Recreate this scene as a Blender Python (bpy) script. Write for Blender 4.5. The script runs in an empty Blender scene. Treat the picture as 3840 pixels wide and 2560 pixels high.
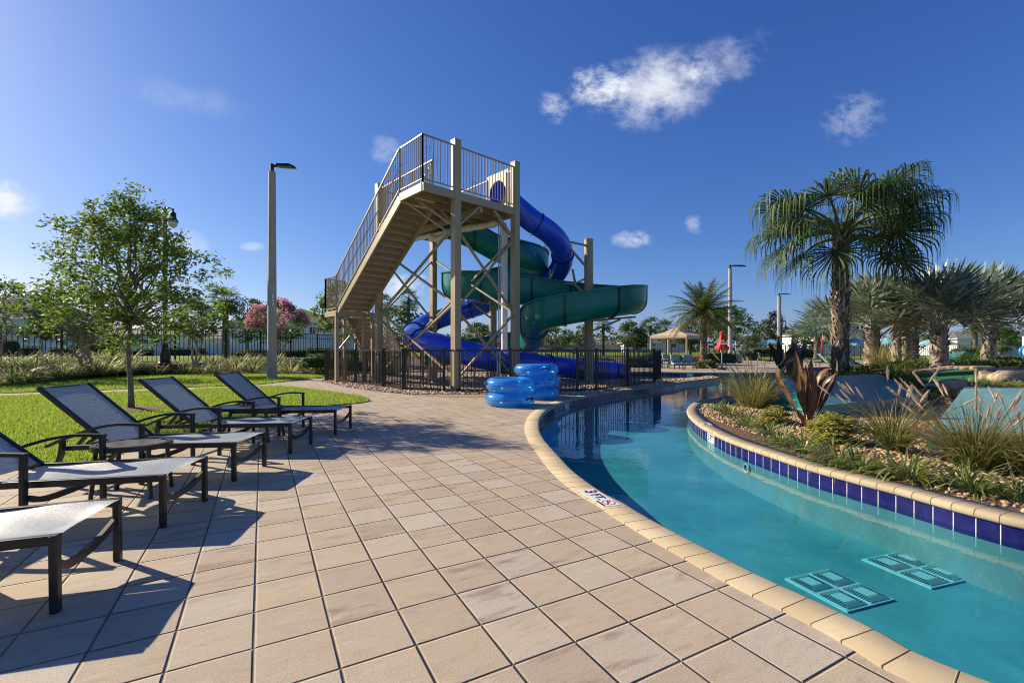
import bpy, bmesh, math, random
import numpy as np
from mathutils import Vector, Matrix
from mathutils.geometry import tessellate_polygon, delaunay_2d_cdt
R = math.radians
random.seed(7); RNG = np.random.default_rng(7)
scene = bpy.context.scene
COL = scene.collection
# ---------------------------------------------------------------- survey: camera 1.3 m above the deck, looking along +Y
FOC, CXP, HOR, EYE = 1733.0, 1920.0, 1311.0, 1.3
def g(px, py, z=0.0):
    Y = FOC*(EYE-z)/(py-HOR); return (CXP*0+(px-CXP)/FOC*Y, Y)
def at(px, py, Y): return ((px-CXP)/FOC*Y, Y, EYE-(py-HOR)/FOC*Y)
def xp(px, Y): return (px-CXP)/FOC*Y
# ---------------------------------------------------------------- materials
def nodes(m):
    m.use_nodes = True; nt = m.node_tree; nt.nodes.clear(); return nt
class NT:
    def __init__(s, nt): s.nt = nt
    def n(s, t, **kw):
        nd = s.nt.nodes.new(t)
        for k, v in kw.items():
            if k.startswith('i_'):
                key = k[2:]; key = int(key) if key.isdigit() else key.replace('_', ' ')
                nd.inputs[key].default_value = v
            else: setattr(nd, k, v)
        return nd
    def l(s, a, b): s.nt.links.new(a, b)
    def math(s, op, a, b=None, clamp=False):
        nd = s.nt.nodes.new('ShaderNodeMath'); nd.operation = op; nd.use_clamp = clamp
        for i, x in enumerate((a, b)):
            if x is None: continue
            if isinstance(x, (int, float)): nd.inputs[i].default_value = x
            else: s.l(x, nd.inputs[i])
        return nd.outputs[0]
    def mix(s, fac, a, b, blend='MIX'):
        nd = s.nt.nodes.new('ShaderNodeMix'); nd.data_type = 'RGBA'; nd.blend_type = blend
        for sock, x in ((nd.inputs[0], fac), (nd.inputs[6], a), (nd.inputs[7], b)):
            if isinstance(x, (int, float)): sock.default_value = x
            elif isinstance(x, (tuple, list)): sock.default_value = (*x[:3], 1)
            else: s.l(x, sock)
        return nd.outputs[2]
    def ramp(s, fac, lo, hi):
        nd = s.nt.nodes.new('ShaderNodeMapRange'); nd.interpolation_type = 'SMOOTHSTEP'
        s.l(fac, nd.inputs[0]); nd.inputs[1].default_value = lo; nd.inputs[2].default_value = hi
        return nd.outputs[0]
    def noise(s, vec, scale, detail=3, rough=.55):
        nd = s.n('ShaderNodeTexNoise'); nd.inputs['Scale'].default_value = scale
        nd.inputs['Detail'].default_value = detail; nd.inputs['Roughness'].default_value = rough
        if vec is not None: s.l(vec, nd.inputs['Vector'])
        return nd.outputs[0]
    def bump(s, h, strength, dist=.01):
        nd = s.n('ShaderNodeBump'); nd.inputs['Strength'].default_value = strength; nd.inputs['Distance'].default_value = dist
        s.l(h, nd.inputs['Height']); return nd.outputs[0]
def pbsdf(T, col, rough=.6, metal=0, spec=.5, normal=None, coat=0):
    b = T.n('ShaderNodeBsdfPrincipled')
    if isinstance(col, (tuple, list)): b.inputs['Base Color'].default_value = (*col[:3], 1)
    else: T.l(col, b.inputs['Base Color'])
    if isinstance(rough, (int, float)): b.inputs['Roughness'].default_value = rough
    else: T.l(rough, b.inputs['Roughness'])
    b.inputs['Metallic'].default_value = metal; b.inputs['Specular IOR Level'].default_value = spec
    b.inputs['Coat Weight'].default_value = coat; b.inputs['Coat Roughness'].default_value = .08
    if normal is not None: T.l(normal, b.inputs['Normal'])
    return b
def mat(name, col, rough=.6, metal=0, var=.12, vs=3., bump=0, bs=60., coat=0, spec=.5, dirt=None, ds=1.5, da=.5, bd=.01):
    m = bpy.data.materials.new(name); T = NT(nodes(m)); out = T.n('ShaderNodeOutputMaterial')
    co = T.n('ShaderNodeTexCoord').outputs['Object']
    n1 = T.noise(co, vs, 4)
    c = T.mix(T.ramp(n1, .3, .7), tuple(x*(1-var) for x in col), tuple(min(1, x*(1+var)) for x in col))
    if dirt is not None:
        n2 = T.noise(co, ds, 6, .65)
        c = T.mix(T.math('MULTIPLY', T.ramp(n2, .48, .72), da), c, dirt)
    nm = None
    if bump: nm = T.bump(T.noise(co, bs, 4), bump, bd)
    rg = T.math('ADD', T.math('MULTIPLY', n1, .16), rough-.08, True)
    b = pbsdf(T, c, rg, metal, spec, nm, coat)
    T.l(b.outputs[0], out.inputs[0]); return m
def leaf(name, c1, c2, trans=.4, rough=.5, spec=.35, edge=None, tip=None):
    """foliage: colour varies leaf by leaf; edge = pale leaf margin, tip = colour towards the leaf tip (from the leaf's own uv)"""
    m = bpy.data.materials.new(name); T = NT(nodes(m)); out = T.n('ShaderNodeOutputMaterial')
    rnd = T.n('ShaderNodeNewGeometry').outputs['Random Per Island']
    c = T.mix(rnd, c1, c2)
    if edge or tip:
        uv = T.n('ShaderNodeUVMap').outputs[0]; sp = T.n('ShaderNodeSeparateXYZ'); T.l(uv, sp.inputs[0])
        if edge:
            d = T.math('MULTIPLY', T.math('ABSOLUTE', T.math('SUBTRACT', sp.outputs[0], .5)), 2)
            c = T.mix(T.math('MULTIPLY', T.ramp(d, .3, .62), T.ramp(rnd, .0, .45)), c, edge)
        if tip: c = T.mix(T.ramp(sp.outputs[1], .35, 1.0), c, tip)
    b = pbsdf(T, c, rough, 0, spec)
    tr = T.n('ShaderNodeBsdfTranslucent'); c2_ = T.mix(.5, c, (1, .95, .35), 'MULTIPLY')
    T.l(c, tr.inputs[0])
    mx = T.n('ShaderNodeMixShader'); mx.inputs[0].default_value = trans
    T.l(b.outputs[0], mx.inputs[1]); T.l(tr.outputs[0], mx.inputs[2]); T.l(mx.outputs[0], out.inputs[0])
    return m
# ---------------------------------------------------------------- mesh builder
def V3(p): return np.array(p, float)
def nrm(v):
    v = np.asarray(v, float); n = np.linalg.norm(v); return v/n if n > 1e-9 else v
def catmull(P, n=8, closed=False):
    P = [np.array(p, float) for p in P]; out = []; N = len(P)
    for i in range(N if closed else N-1):
        if closed: a, b, c, d = P[(i-1) % N], P[i], P[(i+1) % N], P[(i+2) % N]
        else: a, b, c, d = P[max(i-1, 0)], P[i], P[i+1], P[min(i+2, N-1)]
        for k in range(n):
            t = k/n
            out.append(.5*((2*b)+(-a+c)*t+(2*a-5*b+4*c-d)*t*t+(-a+3*b-3*c+d)*t**3))
    if not closed: out.append(P[-1])
    return np.array(out)
def resample(P, step, closed=False):
    P = np.array(P, float)
    if closed: P = np.vstack([P, P[:1]])
    s = np.r_[0, np.cumsum(np.linalg.norm(np.diff(P, axis=0), axis=1))]
    n = max(2, int(round(s[-1]/step))+1); t = np.linspace(0, s[-1], n)
    Q = np.stack([np.interp(t, s, P[:, k]) for k in range(P.shape[1])], 1)
    return Q[:-1] if closed else Q
class MB:
    def __init__(s): s.v = []; s.f = []; s.uv = []; s.has = False
    def add(s, vs, fs, uvs=None):
        o = len(s.v); s.v.extend([tuple(map(float, p)) for p in vs])
        for i, f in enumerate(fs):
            s.f.append(tuple(o+k for k in f))
            if uvs is not None: s.uv.append(uvs[i]); s.has = True
            else: s.uv.append([(0, 0)]*len(f))
        return s
    def obox(s, c, ax, ay, az):
        c, ax, ay, az = map(V3, (c, ax, ay, az))
        vs = [c+i*ax+j*ay+k*az for i in (-1, 1) for j in (-1, 1) for k in (-1, 1)]
        return s.add(vs, [(0, 1, 3, 2), (4, 6, 7, 5), (0, 4, 5, 1), (2, 3, 7, 6), (0, 2, 6, 4), (1, 5, 7, 3)])
    def box(s, c, size, rz=0):
        ca, sa = math.cos(rz), math.sin(rz)
        return s.obox(c, (size[0]/2*ca, size[0]/2*sa, 0), (-size[1]/2*sa, size[1]/2*ca, 0), (0, 0, size[2]/2))
    def bar(s, p, q, w, h=None, side=None):
        p, q = V3(p), V3(q); h = h or w; d = nrm(q-p)
        if side is None:
            side = np.cross(d, (0, 0, 1))
            if np.linalg.norm(side) < 1e-3: side = V3((1, 0, 0))
        side = nrm(side-d*np.dot(side, d)); up = np.cross(side, d)
        return s.obox((p+q)/2, (q-p)/2, side*w/2, up*h/2)
    def tube(s, pts, r, n=8, cap=True, sx=1.0):
        P = [V3(p) for p in pts]; rr = r if isinstance(r, (list, tuple, np.ndarray)) else [r]*len(P)
        t0 = nrm(P[1]-P[0]); ref = V3((0, 0, 1)) if abs(t0[2]) < .9 else V3((1, 0, 0))
        u = nrm(np.cross(t0, ref)); vs = []; m = len(P)
        for i in range(m):
            t = nrm(P[min(i+1, m-1)]-P[max(i-1, 0)]); u = nrm(u-t*np.dot(u, t)); w = np.cross(t, u)
            for k in range(n):
                a = 2*math.pi*k/n; vs.append(P[i]+rr[i]*(math.cos(a)*u*sx+math.sin(a)*w))
        fs = [(i*n+k, i*n+(k+1) % n, (i+1)*n+(k+1) % n, (i+1)*n+k) for i in range(m-1) for k in range(n)]
        if cap: fs += [tuple(range(n))[::-1], tuple((m-1)*n+k for k in range(n))]
        return s.add(vs, fs)
    def sweep(s, pts, prof, closed_prof=True, cap=True, scale=None):
        """prof: (lateral, vertical) points; lateral is horizontal, vertical stays world up"""
        P = np.array(pts, float); m = len(P); n = len(prof); vs = []
        for i in range(m):
            t = P[min(i+1, m-1)]-P[max(i-1, 0)]; t[2] = 0; t = nrm(t); sd = V3((t[1], -t[0], 0))
            k_ = 1 if scale is None else scale[i]
            for a, b in prof: vs.append(P[i]+sd*a*k_+V3((0, 0, b*k_)))
        kk = n if closed_prof else n-1
        fs = [(i*n+k, (i+1)*n+k, (i+1)*n+(k+1) % n, i*n+(k+1) % n) for i in range(m-1) for k in range(kk)]
        if cap and closed_prof: fs += [tuple(range(n)), tuple((m-1)*n+k for k in range(n))[::-1]]
        return s.add(vs, fs)
    def lathe(s, prof, c=(0, 0, 0), n=16):
        m = len(prof); vs = []
        for r, z in prof:
            for k in range(n):
                a = 2*math.pi*k/n; vs.append((c[0]+r*math.cos(a), c[1]+r*math.sin(a), c[2]+z))
        fs = [(i*n+k, i*n+(k+1) % n, (i+1)*n+(k+1) % n, (i+1)*n+k) for i in range(m-1) for k in range(n)]
        fs += [tuple(range(n))[::-1], tuple((m-1)*n+k for k in range(n))]
        return s.add(vs, fs)
    def prism(s, poly, z0, z1):
        n = len(poly); vs = [(x, y, z0) for x, y in poly]+[(x, y, z1) for x, y in poly]
        fs = [(i, (i+1) % n, n+(i+1) % n, n+i) for i in range(n)]+[tuple(range(n))[::-1], tuple(range(n, 2*n))]
        return s.add(vs, fs)
    def poly(s, vs): return s.add(vs, [tuple(range(len(vs)))])
    def strip(s, C, side, W, uv=True):
        """leaf blade: centre line C, side vectors, half widths W"""
        C = np.asarray(C); n = len(C); vs = []
        for i in range(n): vs += [C[i]-side[i]*W[i], C[i]+side[i]*W[i]]
        fs = [(2*i, 2*i+1, 2*i+3, 2*i+2) for i in range(n-1)]
        uvs = [[(0, i/(n-1)), (1, i/(n-1)), (1, (i+1)/(n-1)), (0, (i+1)/(n-1))] for i in range(n-1)]
        return s.add(vs, fs, uvs)
    def mesh(s, name, off=(0, 0, 0)):
        me = bpy.data.meshes.new(name)
        v = s.v if off == (0, 0, 0) else [(x-off[0], y-off[1], z-off[2]) for x, y, z in s.v]
        me.from_pydata(v, [], s.f)
        if s.has:
            uvl = me.uv_layers.new(name='UVMap')
            flat = [c for f in s.uv for p in f for c in p]; uvl.data.foreach_set('uv', flat)
        return me
    def build(s, name, m, parent=None, smooth=False, world=True, bevel=0, recalc=True):
        off = (0, 0, 0)
        if parent is not None and world: off = tuple(wloc(parent))
        me = s.mesh(name, off)
        if recalc and not s.has and len(s.f) < 20000:
            bm = bmesh.new(); bm.from_mesh(me); bmesh.ops.recalc_face_normals(bm, faces=bm.faces); bm.to_mesh(me); bm.free()
        return link(name, me, m, parent, smooth, bevel)
def wloc(o):
    v = Vector(o.location)
    while o.parent: o = o.parent; v = v+Vector(o.location)
    return v
def link(name, me, m, parent=None, smooth=False, bevel=0):
    o = bpy.data.objects.new(name, me); COL.objects.link(o)
    if m is not None: me.materials.append(m)
    if smooth is True: me.shade_smooth()
    elif smooth: me.shade_smooth(); me.set_sharp_from_angle(angle=R(smooth))
    if parent is not None: o.parent = parent
    if bevel:
        b = o.modifiers.new('Bevel', 'BEVEL'); b.width = bevel; b.segments = 2; b.limit_method = 'ANGLE'
    return o
def arr(name, verts, faces, m, parent=None, uvs=None, smooth=False):
    """fast mesh from numpy: verts (N,3), faces (M,k)"""
    if parent is not None: verts = verts-np.array(wloc(parent))
    me = bpy.data.meshes.new(name); N, M, k = len(verts), len(faces), faces.shape[1]
    me.vertices.add(N); me.vertices.foreach_set('co', verts.astype(np.float32).ravel())
    me.loops.add(M*k); me.loops.foreach_set('vertex_index', faces.astype(np.int32).ravel())
    me.polygons.add(M); me.polygons.foreach_set('loop_start', np.arange(0, M*k, k, dtype=np.int32))
    me.update(calc_edges=True); me.validate()
    if uvs is not None:
        u = me.uv_layers.new(name='UVMap'); u.data.foreach_set('uv', uvs.astype(np.float32).ravel())
    return link(name, me, m, parent, smooth)
def tag(o, label=None, cat=None, group=None, kind=None):
    if label: o['label'] = label
    if cat: o['category'] = cat
    if group: o['group'] = group
    if kind: o['kind'] = kind
    return o
def thing(name, label, cat, loc=(0, 0, 0), rz=0, group=None):
    o = bpy.data.objects.new(name, None); COL.objects.link(o); o.empty_display_size = .2
    o.location = loc; o.rotation_euler = (0, 0, rz); return tag(o, label, cat, group)
def copy_tree(o, parent=None):
    c = o.copy(); COL.objects.link(c); c.parent = parent
    for ch in [x for x in bpy.data.objects if x.parent == o]: copy_tree(ch, c)
    return c
def clone(o, loc, rz, label, group=None, scale=None):
    c = copy_tree(o); c.location = loc; c.rotation_euler = (0, 0, rz); c['label'] = label
    if group: c['group'] = group
    if scale: c.scale = (scale, scale, scale)
    return c
def S(x): x = min(1, max(0, x)); return x*x*(3-2*x)
def flat(name, poly, z, m, kind='structure'):
    P = [Vector((p[0], p[1], z)) for p in poly]
    tris = tessellate_polygon([P]); me = bpy.data.meshes.new(name)
    me.from_pydata([tuple(p) for p in P], [], [tuple(t) for t in tris])
    bm = bmesh.new(); bm.from_mesh(me); bmesh.ops.recalc_face_normals(bm, faces=bm.faces)
    if sum(f.normal.z for f in bm.faces) < 0: bmesh.ops.reverse_faces(bm, faces=bm.faces)
    bm.to_mesh(me); bm.free()
    o = link(name, me, m); o['kind'] = kind; return o
def inpoly(P, poly):
    P = np.atleast_2d(P); x, y = P[:, 0], P[:, 1]; poly = np.asarray(poly)[:, :2]; c = np.zeros(len(P), bool)
    j = len(poly)-1
    for i in range(len(poly)):
        xi, yi = poly[i]; xj, yj = poly[j]
        if yi != yj:
            c ^= ((yi > y) != (yj > y)) & (x < (xj-xi)*(y-yi)/(yj-yi)+xi)
        j = i
    return c
def pdist(P, line):
    """distance of points P (N,2) to the polyline"""
    P = np.atleast_2d(P)[:, :2]; line = np.asarray(line)[:, :2]; d = np.full(len(P), 1e9)
    for a, b in zip(line[:-1], line[1:]):
        ab = b-a; L = (ab**2).sum()+1e-12
        t = np.clip(((P-a)@ab)/L, 0, 1); q = a+t[:, None]*ab
        d = np.minimum(d, np.linalg.norm(P-q, axis=1))
    return d
# ---------------------------------------------------------------- pool outline (water-side edge of the coping), from surveyed picture points
near_px = [(3731,2560),(3292,2361),(3201,2314),(3121,2281),(3056,2248),(2972,2213),(2906,2183),(2794,2129),(2696,2078),(2602,2031),(2495,1975),(2400,1922),(2340,1885),(2272,1851),(2211,1811),(2150,1764),(2110,1723),(2076,1686),(2046,1652),(2027,1618),(2023,1588),(2029,1564),(2049,1541),(2083,1520),(2118,1506.6),(2153,1496),(2188,1488.5),(2240,1479),(2310,1468),(2380,1458),(2450,1450),(2520,1440),(2568,1430.5),(2625,1423.5),(2683,1417)]
near_b = [(6.0,-2.2),(4.4,-.6),(3.1,.65)]+[g(*p) for p in near_px]
tip_b = [(9.75,21.75),(9.95,22.2),(9.85,22.6),(9.45,22.6),(8.6,21.7),(7.4,20.6),(6.55,19.9),(6.0,19.9),(5.35,20.7),(5.2,22.2),(5.3,24.5),(6.0,26.6),(7.4,27.3)]
far_b = [(8.8,27.3),(10.2,26.8),(11.65,26.5),(13.3,26.3),(14.9,26.5),(16.6,27.5),(18.6,29.6),(20.6,32.4),(23.0,34.6),(26.5,35.4),(30,35.2),(31.0,33.6)]
isl_n = [(29.0,32.0),(25.5,29.8),(22,27.3),(17,23.5),(13,20.2),(10.5,17.8),(8.8,16),(7.5,14.5),(6.25,13.2)]
isl_px = [(2695,1486.5),(2632,1498),(2596,1512),(2577,1530),(2576,1545),(2586,1561),(2615,1587),(2649,1607),(2712,1638.6),(2787,1667.3),(2873,1696),(2959,1724.7),(3051,1753.4),(3148.5,1779),(3246,1805),(3361,1833.7),(3475.6,1865.3),(3590.4,1896.8),(3705,1925.5),(3840,1957)]
isl_b = isl_n+[g(*p) for p in isl_px]+[(4.35,2.75),(4.9,1.9),(5.7,.9),(6.9,-.3),(7.6,-1.3)]
POOL = resample(catmull([np.array(p) for p in near_b+tip_b+far_b+isl_b], 10), .1)
NP_ = len(POOL)
area = .5*sum(POOL[i][0]*POOL[(i+1) % NP_][1]-POOL[(i+1) % NP_][0]*POOL[i][1] for i in range(NP_))
if area < 0: POOL = POOL[::-1]
def outward(P, d, closed=True):
    n = len(P); out = np.zeros_like(P)
    for i in range(n):
        a, b = P[(i-2) % n], P[(i+2) % n]
        if not closed: a, b = P[max(i-1, 0)], P[min(i+1, n-1)]
        t = nrm(b-a); out[i] = P[i]+d*np.array([t[1], -t[0]])
    return out
WATER, FLOOR = -.185, -.62
arc = np.r_[0, np.cumsum(np.linalg.norm(np.diff(np.vstack([POOL, POOL[:1]]), axis=0), axis=1))]
def poolstrip(name, prof, m, uvw=True):
    """closed strip round the whole pool: prof = (outward offset, z); uv = (metres along, index across)"""
    rings = [np.c_[outward(POOL, o), np.full(NP_, z)] for o, z in prof]
    k = len(prof); V = np.stack(rings, 1).reshape(-1, 3); F = []; UV = []
    cw = np.r_[0, np.cumsum([math.hypot(prof[i+1][0]-prof[i][0], prof[i+1][1]-prof[i][1]) for i in range(k-1)])]
    for i in range(NP_):
        j = (i+1) % NP_
        for q in range(k-1):
            F.append((i*k+q, j*k+q, j*k+q+1, i*k+q+1))
            UV += [(arc[i], cw[q]), (arc[i+1], cw[q]), (arc[i+1], cw[q+1]), (arc[i], cw[q+1])]
    o = arr(name, V, np.array(F), m, uvs=np.array(UV), smooth=True); o['kind'] = 'structure'; return o
# --- coping: bull-nosed sandy bricks
def coping_mat():
    m = bpy.data.materials.new('coping_brick'); T = NT(nodes(m)); out = T.n('ShaderNodeOutputMaterial')
    uv = T.n('ShaderNodeUVMap').outputs[0]; sp = T.n('ShaderNodeSeparateXYZ'); T.l(uv, sp.inputs[0])
    u = T.math('DIVIDE', sp.outputs[0], .152); fr = T.math('FRACT', u); cell = T.math('FLOOR', u)
    wn = T.n('ShaderNodeTexWhiteNoise', noise_dimensions='1D'); T.l(cell, wn.inputs['W'])
    co = T.n('ShaderNodeTexCoord').outputs['Object']
    n1 = T.noise(co, 26, 5, .7); n2 = T.noise(co, 3.0, 4)
    c = T.mix(wn.outputs[0], (.385, .315, .20), (.46, .385, .26))
    c = T.mix(T.math('MULTIPLY', T.ramp(n1, .52, .72), .45), c, (.34, .25, .13))
    c = T.mix(T.math('MULTIPLY', T.ramp(n2, .5, .75), .3), c, (.40, .31, .2))
    sp2 = T.noise(co, 190, 1); c = T.mix(T.ramp(sp2, .70, .76), c, (.62, .55, .41))
    e = T.math('MINIMUM', fr, T.math('SUBTRACT', 1, fr)); j = T.ramp(e, .008, .026)
    c = T.mix(j, (.15, .105, .06), c)
    h = T.math('ADD', T.math('MULTIPLY', T.ramp(e, .004, .03), 1.0), T.math('MULTIPLY', T.noise(co, 150, 3), .22))
    b = pbsdf(T, c, .8, 0, .25, T.bump(h, .8, .008)); T.l(b.outputs[0], out.inputs[0]); return m
def tile_mat():
    m = bpy.data.materials.new('cobalt_tile'); T = NT(nodes(m)); out = T.n('ShaderNodeOutputMaterial')
    uv = T.n('ShaderNodeUVMap').outputs[0]; sp = T.n('ShaderNodeSeparateXYZ'); T.l(uv, sp.inputs[0])
    u = T.math('DIVIDE', sp.outputs[0], .152); fr = T.math('FRACT', u); cell = T.math('FLOOR', u)
    wn = T.n('ShaderNodeTexWhiteNoise', noise_dimensions='1D'); T.l(cell, wn.inputs['W'])
    co = T.n('ShaderNodeTexCoord').outputs['Object']; n1 = T.noise(co, 14, 4, .6)
    c = T.mix(wn.outputs[0], (.008, .007, .075), (.016, .013, .115)); c = T.mix(T.math('MULTIPLY', T.ramp(n1, .45, .7), .5), c, (.026, .022, .155))
    e = T.math('MINIMUM', fr, T.math('SUBTRACT', 1, fr)); j = T.ramp(e, .016, .030)
    c = T.mix(j, (.62, .60, .55), c); rg = T.math('ADD', T.math('MULTIPLY', T.math('SUBTRACT', 1, j), .5), .12)
    b = pbsdf(T, c, rg, 0, .5, T.bump(T.math('ADD', j, T.math('MULTIPLY', n1, .15)), .5, .004)); T.l(b.outputs[0], out.inputs[0]); return m
def plaster_mat():
    m = bpy.data.materials.new('pool_plaster'); T = NT(nodes(m)); out = T.n('ShaderNodeOutputMaterial')
    co = T.n('ShaderNodeTexCoord').outputs['Object']
    n1 = T.noise(co, .9, 5, .6); n2 = T.noise(co, 9, 4, .7)
    c = T.mix(T.ramp(n1, .3, .7), (.030, .20, .245), (.070, .30, .33)); c = T.mix(T.math('MULTIPLY', T.ramp(T.noise(co, 3.2, 6, .7), .48, .68), .45), c, (.085, .34, .36)); c = T.mix(T.math('MULTIPLY', T.ramp(n2, .5, .75), .3), c, (.03, .19, .235))  # plaster mottling, its contrast raised in place of rippling light on the floor
    b = pbsdf(T, c, .8, 0, .2); T.l(b.outputs[0], out.inputs[0]); return m
def water_mat():
    m = bpy.data.materials.new('pool_water'); T = NT(nodes(m)); out = T.n('ShaderNodeOutputMaterial')
    co = T.n('ShaderNodeTexCoord').outputs['Object']
    h = T.math('ADD', T.noise(co, 3.2, 3, .5), T.math('MULTIPLY', T.noise(co, 13, 2, .5), .24))
    nm = T.bump(h, .055, .06)
    tr = T.n('ShaderNodeBsdfTransparent'); tr.inputs[0].default_value = (.66, .93, .97, 1)
    gl = T.n('ShaderNodeBsdfGlossy'); gl.inputs['Roughness'].default_value = .015; T.l(nm, gl.inputs['Normal'])
    lw = T.n('ShaderNodeLayerWeight'); T.l(nm, lw.inputs['Normal']); fr = T.math('ADD', .02, T.math('MULTIPLY', T.math('POWER', lw.outputs['Facing'], 5), .98), True)
    mx = T.n('ShaderNodeMixShader'); T.l(fr, mx.inputs[0]); T.l(tr.outputs[0], mx.inputs[1]); T.l(gl.outputs[0], mx.inputs[2])
    T.l(mx.outputs[0], out.inputs[0]); return m
M_cop, M_tile, M_plas, M_wat = coping_mat(), tile_mat(), plaster_mat(), water_mat()
poolstrip('pool_coping', [(.028,-.062),(.006,-.052),(0,-.036),(.001,-.014),(.012,.004),(.034,.012),(.25,.012),(.252,-.03)], M_cop)
poolstrip('pool_tile_band', [(.032,-.225),(.032,-.055)], M_tile)
poolstrip('pool_wall', [(.036,FLOOR-.02),(.036,-.215)], mat('wall_plaster', (.085, .215, .23), .8, var=.1))
flat('pool_floor', outward(POOL, .06)[::3], FLOOR, M_plas)
flat('water', outward(POOL, .03)[::2], WATER, M_wat)
# --- pavers
def paver_mat():
    m = bpy.data.materials.new('paver'); T = NT(nodes(m)); out = T.n('ShaderNodeOutputMaterial')
    co = T.n('ShaderNodeTexCoord').outputs['Object']
    mp = T.n('ShaderNodeMapping', vector_type='TEXTURE'); T.l(co, mp.inputs[0])
    mp.inputs['Location'].default_value = (-.420, 2.035, 0); mp.inputs['Rotation'].default_value = (0, 0, .4964); mp.inputs['Scale'].default_value = (.3148, .3148, 1)
    p = mp.outputs[0]; sp = T.n('ShaderNodeSeparateXYZ'); T.l(p, sp.inputs[0])
    fx, fy = T.math('FRACT', sp.outputs[0]), T.math('FRACT', sp.outputs[1])
    ex = T.math('MINIMUM', fx, T.math('SUBTRACT', 1, fx)); ey = T.math('MINIMUM', fy, T.math('SUBTRACT', 1, fy)); e = T.math('MINIMUM', ex, ey)
    cb = T.n('ShaderNodeCombineXYZ'); T.l(T.math('FLOOR', sp.outputs[0]), cb.inputs[0]); T.l(T.math('FLOOR', sp.outputs[1]), cb.inputs[1])
    wn = T.n('ShaderNodeTexWhiteNoise'); T.l(cb.outputs[0], wn.inputs[0])
    ws = T.n('ShaderNodeSeparateXYZ'); T.l(wn.outputs['Color'], ws.inputs[0])
    c = T.mix(ws.outputs[0], (.475, .39, .27), (.40, .325, .24))
    c = T.mix(T.math('MULTIPLY', T.ramp(ws.outputs[1], .55, .98), .5), c, (.52, .485, .41))
    # streaks of brown running along the rows, shifted from paver to paver
    sc = T.n('ShaderNodeVectorMath', operation='MULTIPLY_ADD'); T.l(p, sc.inputs[0]); sc.inputs[1].default_value = (.55, 1.9, 1); 
    off = T.n('ShaderNodeVectorMath', operation='SCALE'); T.l(wn.outputs['Color'], off.inputs[0]); off.inputs['Scale'].default_value = 30; T.l(off.outputs[0], sc.inputs[2])
    st = T.noise(sc.outputs[0], 1.5, 5, .62)
    amt = T.math('MULTIPLY', T.ramp(st, .50, .68), T.math('ADD', .16, T.math('MULTIPLY', T.ramp(ws.outputs[2], .3, 1), .8)))
    c = T.mix(T.math('MULTIPLY', amt, .95), c, (.235, .165, .12)); c = T.mix(T.math('MULTIPLY', T.ramp(T.noise(sc.outputs[0], 4.5, 5, .7), .50, .70), .35), c, (.26, .205, .16))
    st2 = T.noise(sc.outputs[0], 2.3, 4, .6); c = T.mix(T.math('MULTIPLY', T.ramp(st2, .55, .75), .45), c, (.58, .52, .41))
    gr = T.noise(co, 130, 3, .7); c = T.mix(T.math('MULTIPLY', T.ramp(gr, .46, .70), .6), c, (.20, .15, .11)); g2 = T.noise(co, 210, 1); c = T.mix(T.math('MULTIPLY', T.ramp(g2, .64, .74), .6), c, (.68, .61, .50))
    big = T.noise(co, .35, 3); c = T.mix(T.math('MULTIPLY', T.ramp(big, .4, .7), .22), c, (.36, .28, .23))
    jn = T.ramp(e, .005, .015); jc = T.mix(T.ramp(T.noise(co, 1.7, 4), .42, .62), (.055, .042, .03), (.22, .165, .11)); c = T.mix(jn, jc, c); c = T.mix(T.math('MULTIPLY', T.ramp(T.noise(co, .9, 6, .7), .56, .72), .28), c, (.20, .155, .115))
    h = T.math('ADD', T.ramp(e, .003, .032), T.math('MULTIPLY', gr, .12)); h = T.math('ADD', h, T.math('MULTIPLY', wn.outputs[0], .25))
    b = pbsdf(T, c, .78, 0, .3, T.bump(h, .9, .010)); T.l(b.outputs[0], out.inputs[0]); return m
M_pav = paver_mat()
def grass_mat():
    m = bpy.data.materials.new('grass_ground'); T = NT(nodes(m)); out = T.n('ShaderNodeOutputMaterial')
    co = T.n('ShaderNodeTexCoord').outputs['Object']; n1 = T.noise(co, .5, 5, .6); n2 = T.noise(co, 22, 4, .7)
    c = T.mix(T.ramp(n1, .3, .7), (.12, .215, .02), (.20, .28, .03)); c = T.mix(T.math('MULTIPLY', T.ramp(n2, .42, .7), .7), c, (.25, .31, .05)); c = T.mix(T.math('MULTIPLY', T.ramp(T.noise(co, 1.1, 6, .7), .52, .68), .6), c, (.30, .27, .09))
    b = pbsdf(T, c, .9, 0, .1, T.bump(n2, .9, .03)); T.l(b.outputs[0], out.inputs[0]); return m
M_grass = grass_mat()
M_mulch = mat('mulch', (.14, .075, .045), .95, var=.5, vs=30, bump=1, bs=45, dirt=(.30, .20, .13), ds=24, da=.7, bd=.03)
M_peb0 = mat('pebble_bed', (.36, .25, .16), .9, var=.45, vs=28, bump=1, bs=24, dirt=(.10, .065, .04), ds=16, da=.8, bd=.03)
M_asph = mat('asphalt', (.06, .06, .062), .9, bump=.4, bs=80)
# --- ground sheet to the horizon, with the pool cut out
_ring = [Vector((900*math.cos(2*math.pi*k/48), 900*math.sin(2*math.pi*k/48), -.03)) for k in range(48)]
_hole = [Vector((x, y, -.03)) for x, y in outward(POOL, .12)[::4]]
_tri = tessellate_polygon([_ring, _hole]); _pts = _ring+_hole
_me = bpy.data.meshes.new('ground'); _me.from_pydata([tuple(p) for p in _pts], [], [tuple(t) for t in _tri]); link('ground', _me, M_grass)['kind'] = 'structure'
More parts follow.
